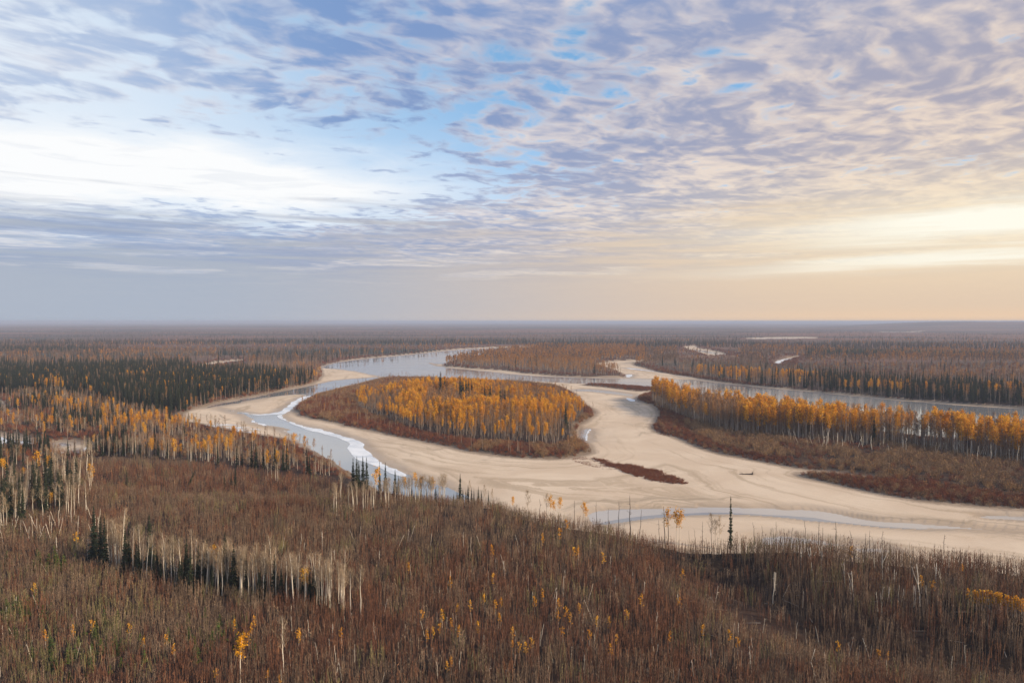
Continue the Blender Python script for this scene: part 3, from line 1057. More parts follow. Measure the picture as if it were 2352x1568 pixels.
proto1('sapling', 6, lambda: (4.0, one_sap(4.0)), 'sap_red')
proto('gold_sapling', 5, lambda: (3.6, broadleaf(3.6, .35, .18, 9, 60, .26, 16, .03)), 'bark_grey', 'gold')
proto1('snag', 12, lambda: (5.0, snag(5.0, random.randint(0, 7), .07)), 'bark_pale')
proto1('snag_fork', 3, lambda: (5.0, snag(5.0, 4, .08, True)), 'bark_pale')
proto1('char', 7, lambda: (8.0, snag(8.0, random.randint(5, 12), .03)), 'bark_dark')

# ----------------------------------------------------------------- plan the planting
TREES = {}      # kind -> list of arrays (x, y, h, area)


def add(kind, x, y, h, area):
    x = np.atleast_1d(x).astype(float); y = np.atleast_1d(y).astype(float)
    h = np.broadcast_to(np.asarray(h, float), x.shape)
    TREES.setdefault(kind, []).append((x, y, h.copy(), np.full(x.shape, AREA.index(area))))


AREA = []


def area(name):
    if name not in AREA:
        AREA.append(name)
    return name


def grid_in(P_, sp):
    lo = P_.min(0); hi = P_.max(0)
    lo = np.maximum(lo, [-2600, 60]); hi = np.minimum(hi, [2600, 9000])
    nx = max(1, int((hi[0] - lo[0]) / sp)); ny = max(1, int((hi[1] - lo[1]) / sp))
    gx_, gy_ = np.meshgrid(np.arange(nx), np.arange(ny))
    x = lo[0] + (gx_.ravel() + RNG.random(gx_.size)) * sp
    y = lo[1] + (gy_.ravel() + RNG.random(gx_.size)) * sp
    m = inside(P_, x, y) & (np.abs(x / y) < 0.95)
    return x[m], y[m]


def pick(x, probs):
    """Index per point from a list of probability arrays."""
    r_ = RNG.random(x.shape)
    c_ = np.cumsum(np.stack([np.broadcast_to(p, x.shape) for p in probs]), 0)
    c_ = c_ / c_[-1]
    return (r_[None] > c_[:-1]).sum(0)


def plant(P_, sp, mix, a, taken=None, hk=1.0, hfun=None):
    """mix: list of (kind, prob or fn(x,y), hmin, hmax)."""
    x, y = grid_in(P_, sp)
    if taken is not None:
        kx = ~taken(x, y); x, y = x[kx], y[kx]
    z, sandm, bank, wat, *_r = terrain(x, y)
    ok = bank > 0.8
    x, y = x[ok], y[ok]
    pr = [m[1](x, y) if callable(m[1]) else np.full(x.shape, float(m[1])) for m in mix]
    k_ = pick(x, pr)
    for i, m in enumerate(mix):
        if m[0] is None:
            continue
        sel = k_ == i
        add(m[0], x[sel], y[sel], RNG.uniform(m[2], m[3], sel.sum()) * (hk if hfun is None else hfun(x[sel], y[sel])), a)


def clus(scale, lo, hi, seed, amp=1.0):
    return lambda x, y: amp * sstep(lo, hi, fbm(x / scale, y / scale, 3, seed))


A_pen = area('on the wooded peninsula across the sand')
A_isl = area('on the wooded island between the channels')
A_bank = area('on the far bank of the river')
A_left = area('in the dark stand left of the river bend')
A_pond = area('around the small pond')
A_far = area('in the distant lowland forest')
A_edge = area('along the lower edge of the brown bench')
A_clump = area('in the pale clump on the near slope')
A_lclump = area('in the pale stand at the left edge of the near slope')
A_field = area('on the near regrowth slope')
A_bluff = area('on the bluff edge above the sand')
A_gully = area('beside the dark gully')
A_bar = area('on the willow bar in the sand')
A_patch = area('on the red patch in the sand')
A_spit = area('on the thin spit beside the river')

# --- peninsula forest
PEN_F = poly([(1495, 908), (1530, 918), (1560, 932), (1650, 954), (1750, 967), (1830, 978), (1900, 987), (2000, 997), (2100, 1010), (2200, 1019), (2352, 1028), (2700, 1072),
              (2700, 1100), (2352, 1060), (2260, 1052), (2147, 1030), (2027, 1023), (1903, 1015), (1787, 1004), (1690, 994), (1640, 986), (1590, 966), (1540, 946), (1500, 925)], 2, 1)
plant(PEN_F, 3.2, [('gold', lambda x, y: 1.25 * sstep(.42, .58, fbm(x / 18, y / 18, 3, 3)) + .30 * sstep(120, 230, x), 14.5, 20.5), ('rust', 0.34, 13, 19.5), ('bare', 0.55, 11, 20), ('spruce', 0.02, 12, 17)], A_pen)
plant(PEN_F, 2.7, [('bare', 1.0, 4, 13), ('shrub_tan', .30, 3, 5)], A_pen)
ISL_SPRUCE = [(1012, 909, 862), (1022, 909, 873), (1057, 916, 871), (1064, 920, 878), (1070, 920, 878), (1076, 916, 879), (1084, 914, 880), (1114, 928, 888), (1123, 931, 902), (1126, 924, 890), (1149, 931, 895), (1159, 936, 903), (1060, 919, 883),
              (1073, 920, 888), (1300, 979, 935)]
_sx, _sy = at([q[0] for q in ISL_SPRUCE], [q[1] + 6 for q in ISL_SPRUCE], 2)


def before_spruce(x, y):
    m = np.zeros(x.shape, bool)
    for a, b_ in zip(_sx, _sy):
        m |= (np.abs(x - a * y / b_) < 4.4) & (y < b_ + 3) & (y > b_ - 46)
    return m


# --- island forest
ISL_F = poly([(835, 905), (870, 893), (950, 897), (1050, 895), (1150, 899), (1220, 906), (1290, 918), (1335, 937), (1345, 950), (1325, 965), (1318, 985), (1313, 1015), (1255, 1022),
              (1159, 1015), (1087, 1010), (1015, 1000), (955, 988), (907, 970), (850, 952), (815, 930)], 2, 1)
plant(ISL_F, 3.8, [('gold', clus(24, .44, .60, 13, 1.3), 13, 18), ('rust', 0.40, 12, 17.5), ('bare', 0.46, 10.5, 17)], A_isl, before_spruce, hfun=lambda x, y: .62 + .38 * sstep(0, 42, sdf(ISL_F, x, y, 60)) * sstep(-160, -60, x))
plant(ISL_F, 4.2, [('bare', 1.0, 4, 8.5)], A_isl)


def in_forest(x, y):
    return inside(ISL_F, x, y) | inside(PEN_F, x, y)


# --- shrub margins of island, peninsula, spit
plant(LAND[0], 2.1, [('shrub_red', 0.72, 1.3, 2.6), ('shrub_tan', clus(18, .42, .62, 23, .9), 2.0, 3.8), ('bare', 0.05, 4, 8.5), ('rust', 0.015, 5, 8)], A_isl, in_forest)
PEN_TAN = poly([(1560, 960), (1640, 990), (1750, 1004), (1903, 1019), (2147, 1034), (2352, 1062), (2700, 1100), (2700, 1180), (2352, 1150), (2200, 1135), (2050, 1108), (1900, 1080), (1750, 1052), (1650, 1026), (1590, 1000)], 1, 1)
PEN_BAR = poly([(1820, 1092), (1860, 1090), (1920, 1096), (2032, 1107), (2150, 1118), (2352, 1146), (2700, 1180), (2900, 1240), (2352, 1176), (2234, 1167), (2099, 1154), (1998, 1137), (1898, 1113), (1850, 1104)], 1, 1)
DARKCH = poly([(1960, 1096), (2060, 1106), (2200, 1122), (2352, 1138), (2600, 1160), (2600, 1166), (2352, 1145), (2200, 1130), (2060, 1113)], 1, 1)


def pen_taken(x, y):
    return in_forest(x, y) | inside(PEN_BAR, x, y) | inside(PEN_TAN, x, y) | inside(DARKCH, x, y)


plant(LAND[1], 1.9, [('shrub_red', 0.85, 1.2, 2.3), ('shrub_tan', 0.15, 1.6, 2.6)], A_pen, pen_taken)
plant(PEN_TAN, 2.5, [('shrub_tan', clus(16, .38, .52, 33, 1.0), 2.0, 4.2), ('shrub_red', 0.22, 1.2, 2.6), ('sap_grey', 0.10, 2.4, 4.0), (None, clus(12, .52, .62, 37, .6), 0, 0)], A_pen,
      lambda x, y: in_forest(x, y) | inside(PEN_BAR, x, y) | inside(DARKCH, x, y))
plant(PEN_BAR, 1.6, [('shrub_red', 0.72, 1.4, 2.5), ('shrub_tan', 0.28, 1.5, 2.5)], A_bar)
plant(LAND[2], 2.4, [('shrub_red', 1, 1.0, 2.0)], A_spit)
# pale broken stems in front of the peninsula wood
fx = RNG.uniform(1790, 2340, 95)
fy = np.interp(fx, [1700, 1903, 2147, 2352], [1000, 1018, 1030, 1062]) + RNG.normal(4, 6, 95).clip(-3, 22)
x, y = at(fx, fy, 2); add('snag', x, y, RNG.uniform(3.0, 9.0, 95), A_pen)
# --- red grass patch on the sand
PATCH = poly([(1352, 1052), (1395, 1058), (1423, 1068), (1450, 1066), (1503, 1077), (1550, 1094), (1589, 1112), (1550, 1112), (1503, 1106), (1453, 1092), (1405, 1076)], .5, 1)
x, y = grid_in(PATCH, .8); n_ = sdf(PATCH, x, y, 20) / 7 + fbm(x / 4, y / 4, 3, 43) + RNG.normal(0, .08, x.size) > .55; add('shrub_red', x[n_], y[n_], RNG.uniform(.7, 1.4, n_.sum()), A_patch)
PATCH2 = poly([(1300, 1055), (1352, 1047), (1403, 1057), (1425, 1070), (1405, 1082), (1360, 1072)], .5, 1)
x, y = grid_in(PATCH2, .55); n_ = fbm(x / 7, y / 5, 2, 47) + RNG.normal(0, .16, x.size) > .50; add("shrub_red", x[n_], y[n_], RNG.uniform(.22, .45, n_.sum()), A_patch)
PATCH3 = poly([(1499, 978), (1515, 968), (1535, 985), (1548, 1004), (1510, 997)], .5, 1)
x, y = grid_in(PATCH3, 1.4); add('shrub_red', x, y, RNG.uniform(.5, 1.1, x.size), A_patch)

# --- far bank of the river
BANK_F = poly([(1575, 862), (1653, 874), (1773, 886), (1907, 898), (2027, 910), (2147, 920), (2267, 928), (2352, 933), (2700, 962), (2700, 930), (2352, 905), (2147, 895), (1980, 885), (1850, 872), (1720, 866), (1620, 858)], 2, 1)


def bank_spruce(x, y):
    p, q, _ = to_pix(x, y, 2)
    return np.interp(p, [1600, 1800, 1880, 1960, 2100, 2352], [.05, .12, .4, 1.1, .95, 1.0])


plant(BANK_F, 5.0, [('spruce', bank_spruce, 13, 21), ('rust', 0.30, 10, 15), ('gold', clus(40, .46, .62, 53, .5), 11, 15), ('bare', 0.5, 9, 14)], A_bank)
BANK_S = poly([(1440, 838), (1500, 849), (1593, 867), (1773, 889), (1907, 901), (2147, 923), (2352, 936), (2352, 932), (2147, 919), (1907, 897), (1773, 885), (1593, 862), (1500, 845)], 2, 1)
plant(BANK_S, 2.6, [('shrub_red', 0.8, 1.4, 2.6), ('shrub_tan', 0.2, 1.5, 3)], A_bank)
# --- dark stand left of the bend
S1 = poly([(150, 858), (300, 850), (420, 856), (560, 862), (690, 866), (732, 873), (700, 882), (640, 893), (560, 906), (500, 917), (440, 934), (418, 944), (330, 946), (270, 934), (210, 912), (130, 902), (60, 902), (-80, 902), (-80, 875)], 2, 1)


def s1_spruce(x, y):
    return .45 + 1.3 * sstep(.32, .48, fbm(x / 60, y / 60, 3, 63))


plant(S1, 4.6, [('spruce', s1_spruce, 12, 19), ('rust', 0.05, 10, 15), ('bare', 0.24, 10, 15), ('gold', clus(25, .60, .68, 66, .4), 9, 13)], A_left)
S1_M = poly([(735, 845), (745, 866), (724, 882), (664, 894), (616, 905), (544, 918), (484, 930), (430, 946), (418, 958), (405, 955), (420, 936), (484, 916), (560, 905), (640, 890), (700, 878), (725, 866)], 2, 1)
plant(S1_M, 3.0, [('shrub_red', .5, 1.5, 3), ('rust', .16, 7, 12), ('bare', .22, 7, 12), ('shrub_tan', .3, 2, 4), ('gold', clus(20, .52, .62, 69, .25), 7, 11)], A_left)
# --- low ground round the pond and the fringe of the left channel
POND = poly([(-120, 905), (130, 905), (210, 914), (270, 936), (330, 948), (405, 958), (415, 972), (455, 976), (540, 993), (616, 1005), (680, 1022), (707, 1036), (745, 1055), (800, 1095), (850, 1112), (770, 1096), (680, 1086), (560, 1070), (420, 1058), (300, 1050), (200, 1050), (100, 1066), (-120, 1080)], 2, 1)


def gold_row(pts, w):
    L = np.stack(at([p[0] for p in pts], [p[1] for p in pts], 2), 1)
    return lambda x, y: np.exp(-(line_dist(L, x, y) / w) ** 2)


g1 = gold_row([(68, 985), (140, 992), (215, 990)], 16)
g2 = gold_row([(300, 1000), (330, 985), (380, 975), (415, 985)], 20)
g3 = gold_row([(150, 940), (200, 948), (250, 958)], 14)
g4 = gold_row([(450, 1045), (500, 1042), (540, 1030)], 12)
g5 = gold_row([(20, 930), (60, 940), (90, 925)], 18)


def pond_gold(x, y):
    return (.15 + 1.2 * sstep(.42, .58, fbm(x / 14, y / 14, 2, 77))) * .46 * (g1(x, y) + 1.4 * g2(x, y) + g3(x, y) + 1.3 * g4(x, y) + .4 * g5(x, y)) + .008


def fringe_shrub(x, y):
    b_ = terrain(x, y)[2]
    return 2.2 * sstep(26, 8, b_) + .25


def pond_spruce(x, y):
    p, q, _ = to_pix(x, y, 2)
    return .8 * sstep(.56, .64, fbm(x / 22, y / 22, 3, 79)) * sstep(440, 330, p) + .6 * np.exp(-((p - 20) / 110) ** 2 - ((q - 1034) / 18) ** 2) + .9 * np.exp(-((p - 255) / 40) ** 2 - ((q - 1046) / 12) ** 2) + .5 * np.exp(-((p - 190) / 60) ** 2 - ((q - 962) / 10) ** 2)


plant(POND, 3.3, [('gold', pond_gold, 7, 11), ('rust', .14, 6, 9.5), ('tanpop', .10, 6, 9.5), ('bare', .50, 5, 10), ('shrub_red', fringe_shrub, 1.5, 3), ('shrub_tan', .25, 2, 3.6), ('spruce', pond_spruce, 8, 12)], A_pond)

# --- everything else beyond: thinner with distance because the rows stand behind one another
nfar = 122000
dd = np.concatenate([RNG.uniform(300, 9500, 70000), RNG.uniform(420, 2300, nfar - 70000)])
uu = RNG.uniform(-0.92, 0.92, nfar)
fx_, fy_ = uu * dd, dd
custom = [PEN_F, ISL_F, BANK_F, S1, POND, PLATEAU, BENCH, S1_M] + LAND
tk = np.zeros(nfar, bool)
for P_ in custom:
    tk |= inside(P_, fx_, fy_)
fz, fsand, fbank, *_r = terrain(fx_, fy_)
ok = ~tk & (fbank > 2) & ~((dd < 540) & (fx_ < 60))
x, y, bk = fx_[ok], fy_[ok], fbank[ok]
p_, q_, _ = to_pix(x, y, 2)
band = fbm(x / 900 + y / 3000, y / 210, 4, 81)
spr = sstep(.50, .55, band) * 3.0 + .012
opn = sstep(.47, .42, band) * sstep(900, 1500, y) * 2.2                                   # open bog and old burn
spr = np.where((q_ < 832) & (q_ > 806) & (p_ > 500) & (p_ < 1230), .62, spr)           # dark rows behind the far bend
gold = np.full(x.shape, 0.0)
spr = np.where((q_ < 868) & (q_ > 815) & (p_ < 420), .15 + .9 * sstep(.46, .53, band), spr)
opn = np.where((p_ > 1000) & (p_ < 1850) & (q_ > 796), 0, opn)
spr = np.where((p_ > 1020) & (p_ < 1850) & (q_ > 800), .025, spr)                       # open wood around the far channels
spr = np.where((p_ > 1850) & (q_ > 826), .03, spr)
green = (p_ > 1850) & (q_ > 803) & (q_ < np.interp(p_, [1850, 2000, 2352], [808, 812, 823]))
spr = np.where(green, 0, spr)
for (a, b_, c_, d_) in ((1864, 1985, 790, 800), (1790, 1862, 779, 786), (1945, 2035, 768, 776), (1680, 1738, 783, 790), (1375, 1462, 788, 797), (1865, 1890, 812, 822), (2070, 2260, 776, 783), (1230, 1300, 798, 806)):
    spr = np.where((p_ > a) & (p_ < b_) & (q_ > c_) & (q_ < d_), 1.6, spr)
gc = sstep(.52, .62, fbm(x / 160, y / 110, 3, 87))
gold = np.where((p_ > 1020) & (p_ < 1480) & (q_ > 796) & (q_ < 862), .75 + .9 * gc, np.where(p_ < 900, .01 + .16 * gc, .02 + .32 * gc))
gold = np.where((p_ > 1860) & (q_ > 814) & (q_ < 836), .3 + .4 * gc, gold)
low = sstep(.52, .60, fbm(x / 900, y / 500, 3, 91))
low = np.where((p_ > 1880) & (q_ > 834) & (q_ < 866), .9, low)                             # purple-brown thicket
low = np.where((p_ < 520) & (q_ < 800), np.maximum(low, .75), low)                         # open bog on the far left
low = np.where((q_ > 806) & (p_ > 1000) & (p_ < 1850), low * .35, low)
kk = pick(x, [spr, gold, np.where(y > 1500, .24, .5), low * 1.2, np.where(y > 1500, .34, .05) + opn])
for (a, b_, c_, d_) in ((1556, 1700, 798, 834), (1762, 1850, 820, 852), (1700, 1890, 777, 787), (1440, 1560, 842, 866), (440, 570, 828, 850)):   # willow flats before the far channels
    kk = np.where((p_ > a) & (p_ < b_) & (q_ > c_) & (q_ < d_) & (RNG.random(x.shape) < .93) & (kk != 3), 4, kk)
near_ = y < 1100
for i, (kn, kf, h0, h1) in enumerate((('spruce', 'spruce_far', 10, 17), ('rust', 'gold_far', 9, 14), ('bare', 'bare_far', 8, 13), ('shrub_red', 'shrub_red', 2, 3.5))):
    for nr_, kd in ((True, kn), (False, kf)):
        sel = (kk == i) & (near_ == nr_)
        hh = RNG.uniform(h0, h1, sel.sum())
        if i == 2:
            hh *= np.where(green[sel], .6, 1)
        hh *= 1 - .30 * sstep(1500, 3500, y[sel])
        add(kd, x[sel], y[sel], hh, A_far)
# willow thickets fringing the far channels and the second island
sel = RNG.random(x.shape) < sstep(40, 6, bk) * .8
for _k in range(2):
    jx = x[sel] + RNG.normal(0, 6, sel.sum()); jy = y[sel] + RNG.normal(0, 10, sel.sum())
    b2 = terrain(jx, jy)[2]; m_ = (b2 > .5) & (b2 < 40)
    add('shrub_red', jx[m_], jy[m_], RNG.uniform(1.6, 3.2, m_.sum()), A_far)
# the even band of young green pine on the right
GREEN = poly([(1850, 806), (2000, 805), (2352, 810), (2700, 816), (2700, 830), (2352, 823), (2150, 817), (1900, 811)], 2, 1)
x, y = grid_in(GREEN, 9.0); add('pine', x, y, RNG.uniform(6, 8, x.size), A_far)

# --- near slope: dense regrowth
FRAME = lambda x, y: np.abs(x / y) < 0.86
fieldA = np.array([(-330.0, 90.0), (330.0, 90.0), (330.0, 340.0), (-330.0, 340.0)])
x, y = grid_in(fieldA, 1.95)
m_ = (y > 96) & FRAME(x, y)
m_ &= sdf(PLATEAU, x, y, 40) > -11.5
x, y = x[m_], y[m_]
x2, y2 = grid_in(BENCH, 2.3)
m_ = (y2 > 150) & FRAME(x2, y2) & ~inside(PLATEAU, x2, y2)
x = np.concatenate([x, x2[m_]]); y = np.concatenate([y, y2[m_]])
# the slope below the crest too
ang = RNG.uniform(0, 1, 5000)
gi = fbm(x / 30, y / 30, 3, 101)
gj = fbm(x / 16, y / 16, 3, 107)
gd = line_dist(GULLY, x, y)
pp, qq, _ = to_pix(x, y, 12)
right = sstep(1500, 1750, pp - (qq - 1250) * 1.9)
red = .22 + 1.7 * sstep(.44, .58, gi)
grey = .58 + .9 * sstep(.46, .58, gj) + right * 1.6
olive = .05 + .16 * sstep(.5, .62, gj) + .9 * np.exp(-((pp - 60) / 220) ** 2 - ((qq - 1480) / 110) ** 2)
gone = .12 + .9 * sstep(.64, .74, fbm(x / 14, y / 14, 2, 113)) + 2.6 * np.exp(-(gd / 6.5) ** 2)
kk = pick(x, [red, grey, olive, gone])
hvar = (.75 + .5 * fbm(x / 25, y / 25, 3, 127)) * (1 + .42 * right)
for i, kd in enumerate(('sap_red', 'sap_grey', 'sap_olive')):
    sel = kk == i
    add(kd, x[sel], y[sel], RNG.uniform(2.6, 4.0, sel.sum()) * hvar[sel], A_field)

# ----------------------------------------------------------------- singled-out plants (picture position of the base, then top)
SINK = {'snag': 19, 'snag_fork': 20, 'gold_sapling': 24, 'char': 16}
SINGLES = []    # (kind, x, y, h, label, category, group)


def single(kind, px, base, top, z, label, cat, group=None, lean=0):
    if z >= 8 and kind not in ('sapling', 'pine'):
        base = base + SINK.get(kind, 14)
    x, y = at(px, base, z)
    x = float(x); y = float(y)
    zt = float(terrain(np.array([x]), np.array([y]))[0][0])
    for _i in range(4):
        x, y = (float(v) for v in at(px, base, zt))
        zt = float(terrain(np.array([x]), np.array([y]))[0][0])
    if kind in ('spruce', 'spruce_wide'): top -= (base - top) * .12
    h = (base - top) / F * math.hypot(x, y) * 1.0 * (y / math.hypot(x, y))
    SINGLES.append((kind, x, y, h, label, cat, group, lean))


def c1(x, y): return x * .336, 715 + y * .336
def c2(x, y): return 781 + x * .336, 715 + y * .336
def c3(x, y): return 1561.7 + x * .336, 715 + y * .336
def c4(x, y): return x * .336, 1041.5 + y * .336
def c5(x, y): return 781 + x * .336, 1041.5 + y * .336
def c6(x, y): return 1561.7 + x * .336, 1041.5 + y * .336
def i5(x, y): return 846.7 + x * .24, 724.4 + y * .24


# bench edge spruces
G_ES = 'dark spruces along the edge of the brown bench'
for (x_, b_, t_) in ((1055, 1005, 880), (1080, 1008, 870), (1145, 1010, 885), (1320, 1020, 930), (1490, 1045, 905), (1620, 1065, 920), (1655, 1066, 960), (1720, 1075, 905), (1750, 1078, 915), (1800, 1080, 950),
                     (1880, 1075, 920), (1935, 1090, 925), (1962, 1088, 925), (2100, 1110, 940), (2115, 1112, 990), (1280, 1012, 945), (1360, 1024, 960), (1230, 1005, 930), (960, 1000, 900), (920, 998, 890), (1000, 1002, 910),
                     (765, 985, 880), (790, 990, 895), (715, 985, 890), (690, 982, 905), (840, 992, 900)):
    a, q = c1(x_, b_); single('spruce', a, q, c1(0, t_)[1], 6, 'dark green spruce among pale bare aspens at the edge of the brown bench', 'tree', G_ES)
G_CS = 'pointed spruces against the grey stream'
for (x_, b_, t_) in ((90, 1190, 1020), (112, 1195, 1012), (132, 1190, 1035), (160, 1190, 1010), (186, 1190, 1015), (272, 1195, 1045), (310, 1195, 1045), (376, 1210, 1090), (400, 1225, 1130)):
    a, q = c2(x_, b_); single('spruce', a, q, c2(0, t_)[1], 8, 'pointed dark spruce standing above white aspen stems against the stream', 'tree', G_CS)
a, q = c2(820, 1262); single('spruce', a, q, c2(0, 1120)[1], 10, 'lone tall spruce standing apart before the sand flat at the bluff edge', 'tree')
for (x_, b_, t_) in ((775, 1265, 1215), (800, 1265, 1225), (840, 1268, 1220), (875, 1278, 1195), (900, 1280, 1210), (915, 1285, 1220), (945, 1285, 1205), (965, 1290, 1230), (1015, 1295, 1230), (860, 1272, 1225), (490, 1260, 1195), (590, 1265, 1210), (655, 1268, 1200), (555, 1262, 1215)):
    a, q = c2(x_, b_); single('spruce', a, q, c2(0, t_)[1], 11, 'small dark spruce on the bluff crest before the pale sand', 'tree', 'small spruces on the bluff crest')
# near clump spruces
for (x_, b_, t_) in ((645, 690, 385), (692, 720, 450), (722, 760, 460), (856, 780, 515), (886, 770, 500), (1030, 780, 445), (1180, 830, 590), (1278, 860, 600), (1300, 915, 660), (1360, 880, 640), (1420, 860, 610), (1540, 870, 565), (1600, 930, 640), (1690, 920, 700),
                     (1100, 850, 700), (1230, 880, 720), (1450, 920, 760), (1880, 950, 700), (2165, 1000, 830), (950, 820, 640)):
    a, q = c4(x_, b_)
    lab = 'dark spruce standing inside the pale aspen clump on the near slope'
    if x_ < 730:
        lab = 'tall dark spruce of the three beside the near aspen clump'
    single('spruce', a, q, c4(0, t_)[1], 11, lab, 'tree', 'spruces in the near aspen clump' if x_ >= 730 else 'three spruces at the end of the near clump')
for i in range(46):
    x_ = random.uniform(900, 2200)
    yb = np.interp(x_, [900, 1300, 1700, 2200], [800, 905, 950, 1010]) - random.uniform(5, 60)
    a, q = c4(x_, yb); single('spruce', a, q, q - random.uniform(34, 62), 11, 'low dark spruce crowded under the pale aspens of the near clump', 'tree', 'low spruces under the near clump')
# left stand spruces
for i in range(34):
    a = random.uniform(0, 178); q = random.uniform(1120, 1195) - a * .12
    single('spruce', a, q + 5, q - random.uniform(44, 76), 10, 'dark spruce behind white stems in the stand at the left edge', 'tree', 'spruces in the left stand')
for (x_, b_, t_) in ((60, 945, 810), (95, 950, 820), (130, 950, 815), (165, 948, 830), (205, 950, 835), (240, 945, 835), (275, 948, 850), (330, 945, 840), (30, 945, 820), (465, 990, 880), (510, 985, 885), (110, 948, 850), (185, 952, 850)):
    a, q = c1(x_, b_); single('spruce', a, q, c1(0, t_)[1], 4, 'dark spruce in front of the bright pond at the left', 'tree', 'spruces before the pond')
# island spruces (tops stand clear of the golden crowns)
for k_, (a, q, t_) in enumerate(ISL_SPRUCE):
    single('spruce_wide', a, q + 6, t_ - 4, 2, *(('black spruce rising out of the orange wood on the island', 'tree', 'dark spruces in the middle of the island') if k_ < 14 else
           ('single dark spruce among the brightest orange trees at the island end', 'tree')))
# second island spruces
for (x_, b_, t_) in ((1405, 500, 405), (1485, 440, 385), (1530, 460, 400), (1550, 465, 395), (1570, 465, 395), (1605, 480, 385), (1620, 480, 395), (1590, 470, 400)):
    a, q = i5(x_, b_); single('spruce', a, q, i5(0, t_)[1], 2, 'small dark spruce on the far low island beyond the river', 'tree', 'spruces on the far island')
# bench: leaning and odd dark trees
a, q = c1(1285, 1200); single('spruce', a, q, c1(0, 1078)[1], 6.5, 'leaning half-dead spruce on the brown bench', 'tree', None, 22)
for (x_, b_, t_) in ((868, 1195, 1085), (1118, 1200, 1130), (1535, 1215, 1125), (1580, 1215, 1110), (1610, 1220, 1070), (930, 1195, 1140), (1020, 1197, 1140)):
    a, q = c1(x_, b_); single('spruce', a, q, c1(0, t_)[1], 6.5, 'thin dark spruce standing in the brown bench thicket', 'tree', 'thin spruces on the bench')
# the ragged sentinel over the sand
a, q = c6(345, 770); single('spruce_old', a, q - 8, c6(0, 372)[1], 8, 'tall ragged narrow spruce standing over the sand on the bluff edge', 'tree')

# aspens of the near clump: a curved front row and the ranks behind it
fr = [(735, 735), (900, 795), (1050, 850), (1200, 885), (1350, 910), (1500, 930), (1700, 950), (1900, 965), (2100, 1010), (2352, 1035)]
for i in range(120):
    x_ = random.uniform(735, 2352) if i % 3 else random.uniform(1350, 2352)
    yb = np.interp(x_, [p[0] for p in fr], [p[1] for p in fr]) - abs(random.gauss(0, 45))
    a, q = c4(x_, yb)
    single('aspen', a, q, q - random.uniform(72, 104), 11, 'bare white-stemmed aspen in the pale clump on the near slope', 'tree', 'bare aspens of the near clump')
a, q = c4(2085, 985); single('yaspen', a, q, c4(0, 770)[1], 11, 'bright orange aspen among the bare stems of the near clump', 'tree')
a, q = c4(1465, 860); single('yaspen', a, q, c4(0, 615)[1], 11, 'small yellow-topped aspen rising behind the near clump', 'tree')
for (x_, b_, t_) in ((2330, 1010, 775), (2395, 1080, 770), (2470, 1095, 765), (2365, 1010, 745), (2250, 1010, 730), (2010, 1005, 640), (1890, 960, 620)):
    a, q = c4(x_, b_); single('aspen', a, q, c4(0, t_)[1], 11, 'tall leafless aspen with spreading crown at the clump end', 'tree', 'tall aspens at the clump end')
for (x_, b_, t_) in ((770, 745, 540), (800, 760, 550), (975, 800, 580), (1175, 860, 650), (750, 730, 560)):
    a, q = c4(x_, b_); single('tanpop', a, q, c4(0, t_)[1], 11, 'tan fuzzy-crowned aspen at the left of the near clump', 'tree', 'tan aspens of the near clump')
# left stand
for i in range(66):
    a = random.uniform(-10, 185) if i < 46 else random.uniform(120, 215)
    q = random.uniform(1105, 1205) - max(0, a) * .14
    single('aspen' if random.random() < .62 else 'tanpop', a, q, q - random.uniform(46, 74), 10, 'pale bare aspen in the dense stand at the left edge', 'tree', 'aspens of the left stand')
for (x_, b_, t_) in ((330, 1130, 980), (160, 1140, 1062), (20, 1110, 1000), (395, 1250, 1150), (345, 1330, 1230), (10, 1290, 1240), (250, 1110, 945), (40, 1090, 1010)):
    a, q = c1(x_, b_); single('yaspen', a, q, c1(0, t_)[1], 10, 'bright yellow aspen glowing in the stand at the left edge', 'tree', 'yellow aspens of the left stand')
a, q = c1(625, 1190); single('yaspen', a, q, c1(0, 1025)[1], 8, 'orange-crowned aspen standing alone right of the left stand', 'tree')
# bench edge aspens and gold trees
for i in range(75):
    x_ = random.uniform(560, 2340)
    yb = np.interp(x_, [560, 1000, 1500, 2000, 2340], [985, 1000, 1045, 1090, 1150]) - abs(random.gauss(0, 14))
    a, q = c1(x_, yb); single(random.choice(('aspen', 'tanpop', 'tanpop')), a, q, q - random.uniform(30, 50), 6, 'bare tan aspen at the lower edge of the brown bench', 'tree', 'aspens at the bench edge')
for (x_, b_, t_) in ((1030, 1000, 865), (1190, 1010, 870), (1110, 990, 880), (1370, 1000, 890), (1400, 1010, 880), (1440, 1015, 885), (1480, 985, 840), (1550, 1000, 850), (1830, 1085, 940), (1895, 1080, 950), (1950, 960, 850), (2010, 960, 830), (2085, 965, 845), (1580, 1000, 880)):
    a, q = c1(x_, b_); single('gold_near', a, q, c1(0, t_)[1], 4, 'golden-leaved poplar at the bench edge beside the stream', 'tree', 'golden poplars at the bench edge')
for (x_, b_, t_) in ((1835, 1155, 1030), (1855, 1158, 1040), (1885, 1165, 1030), (1900, 1168, 1035)):
    a, q = c1(x_, b_); single('aspen', a, q, c1(0, t_)[1], 6, 'white-stemmed aspen in the tight group on the bench', 'tree', 'tight group of white aspens on the bench')
for (x_, b_, t_) in ((2280, 1345, 1160), (2300, 1350, 1165)):
    a, q = c1(x_, b_); single('tanpop', a, q, c1(0, t_)[1], 11, 'pale forked aspen pair before the row of white stems', 'tree', 'forked aspen pair')
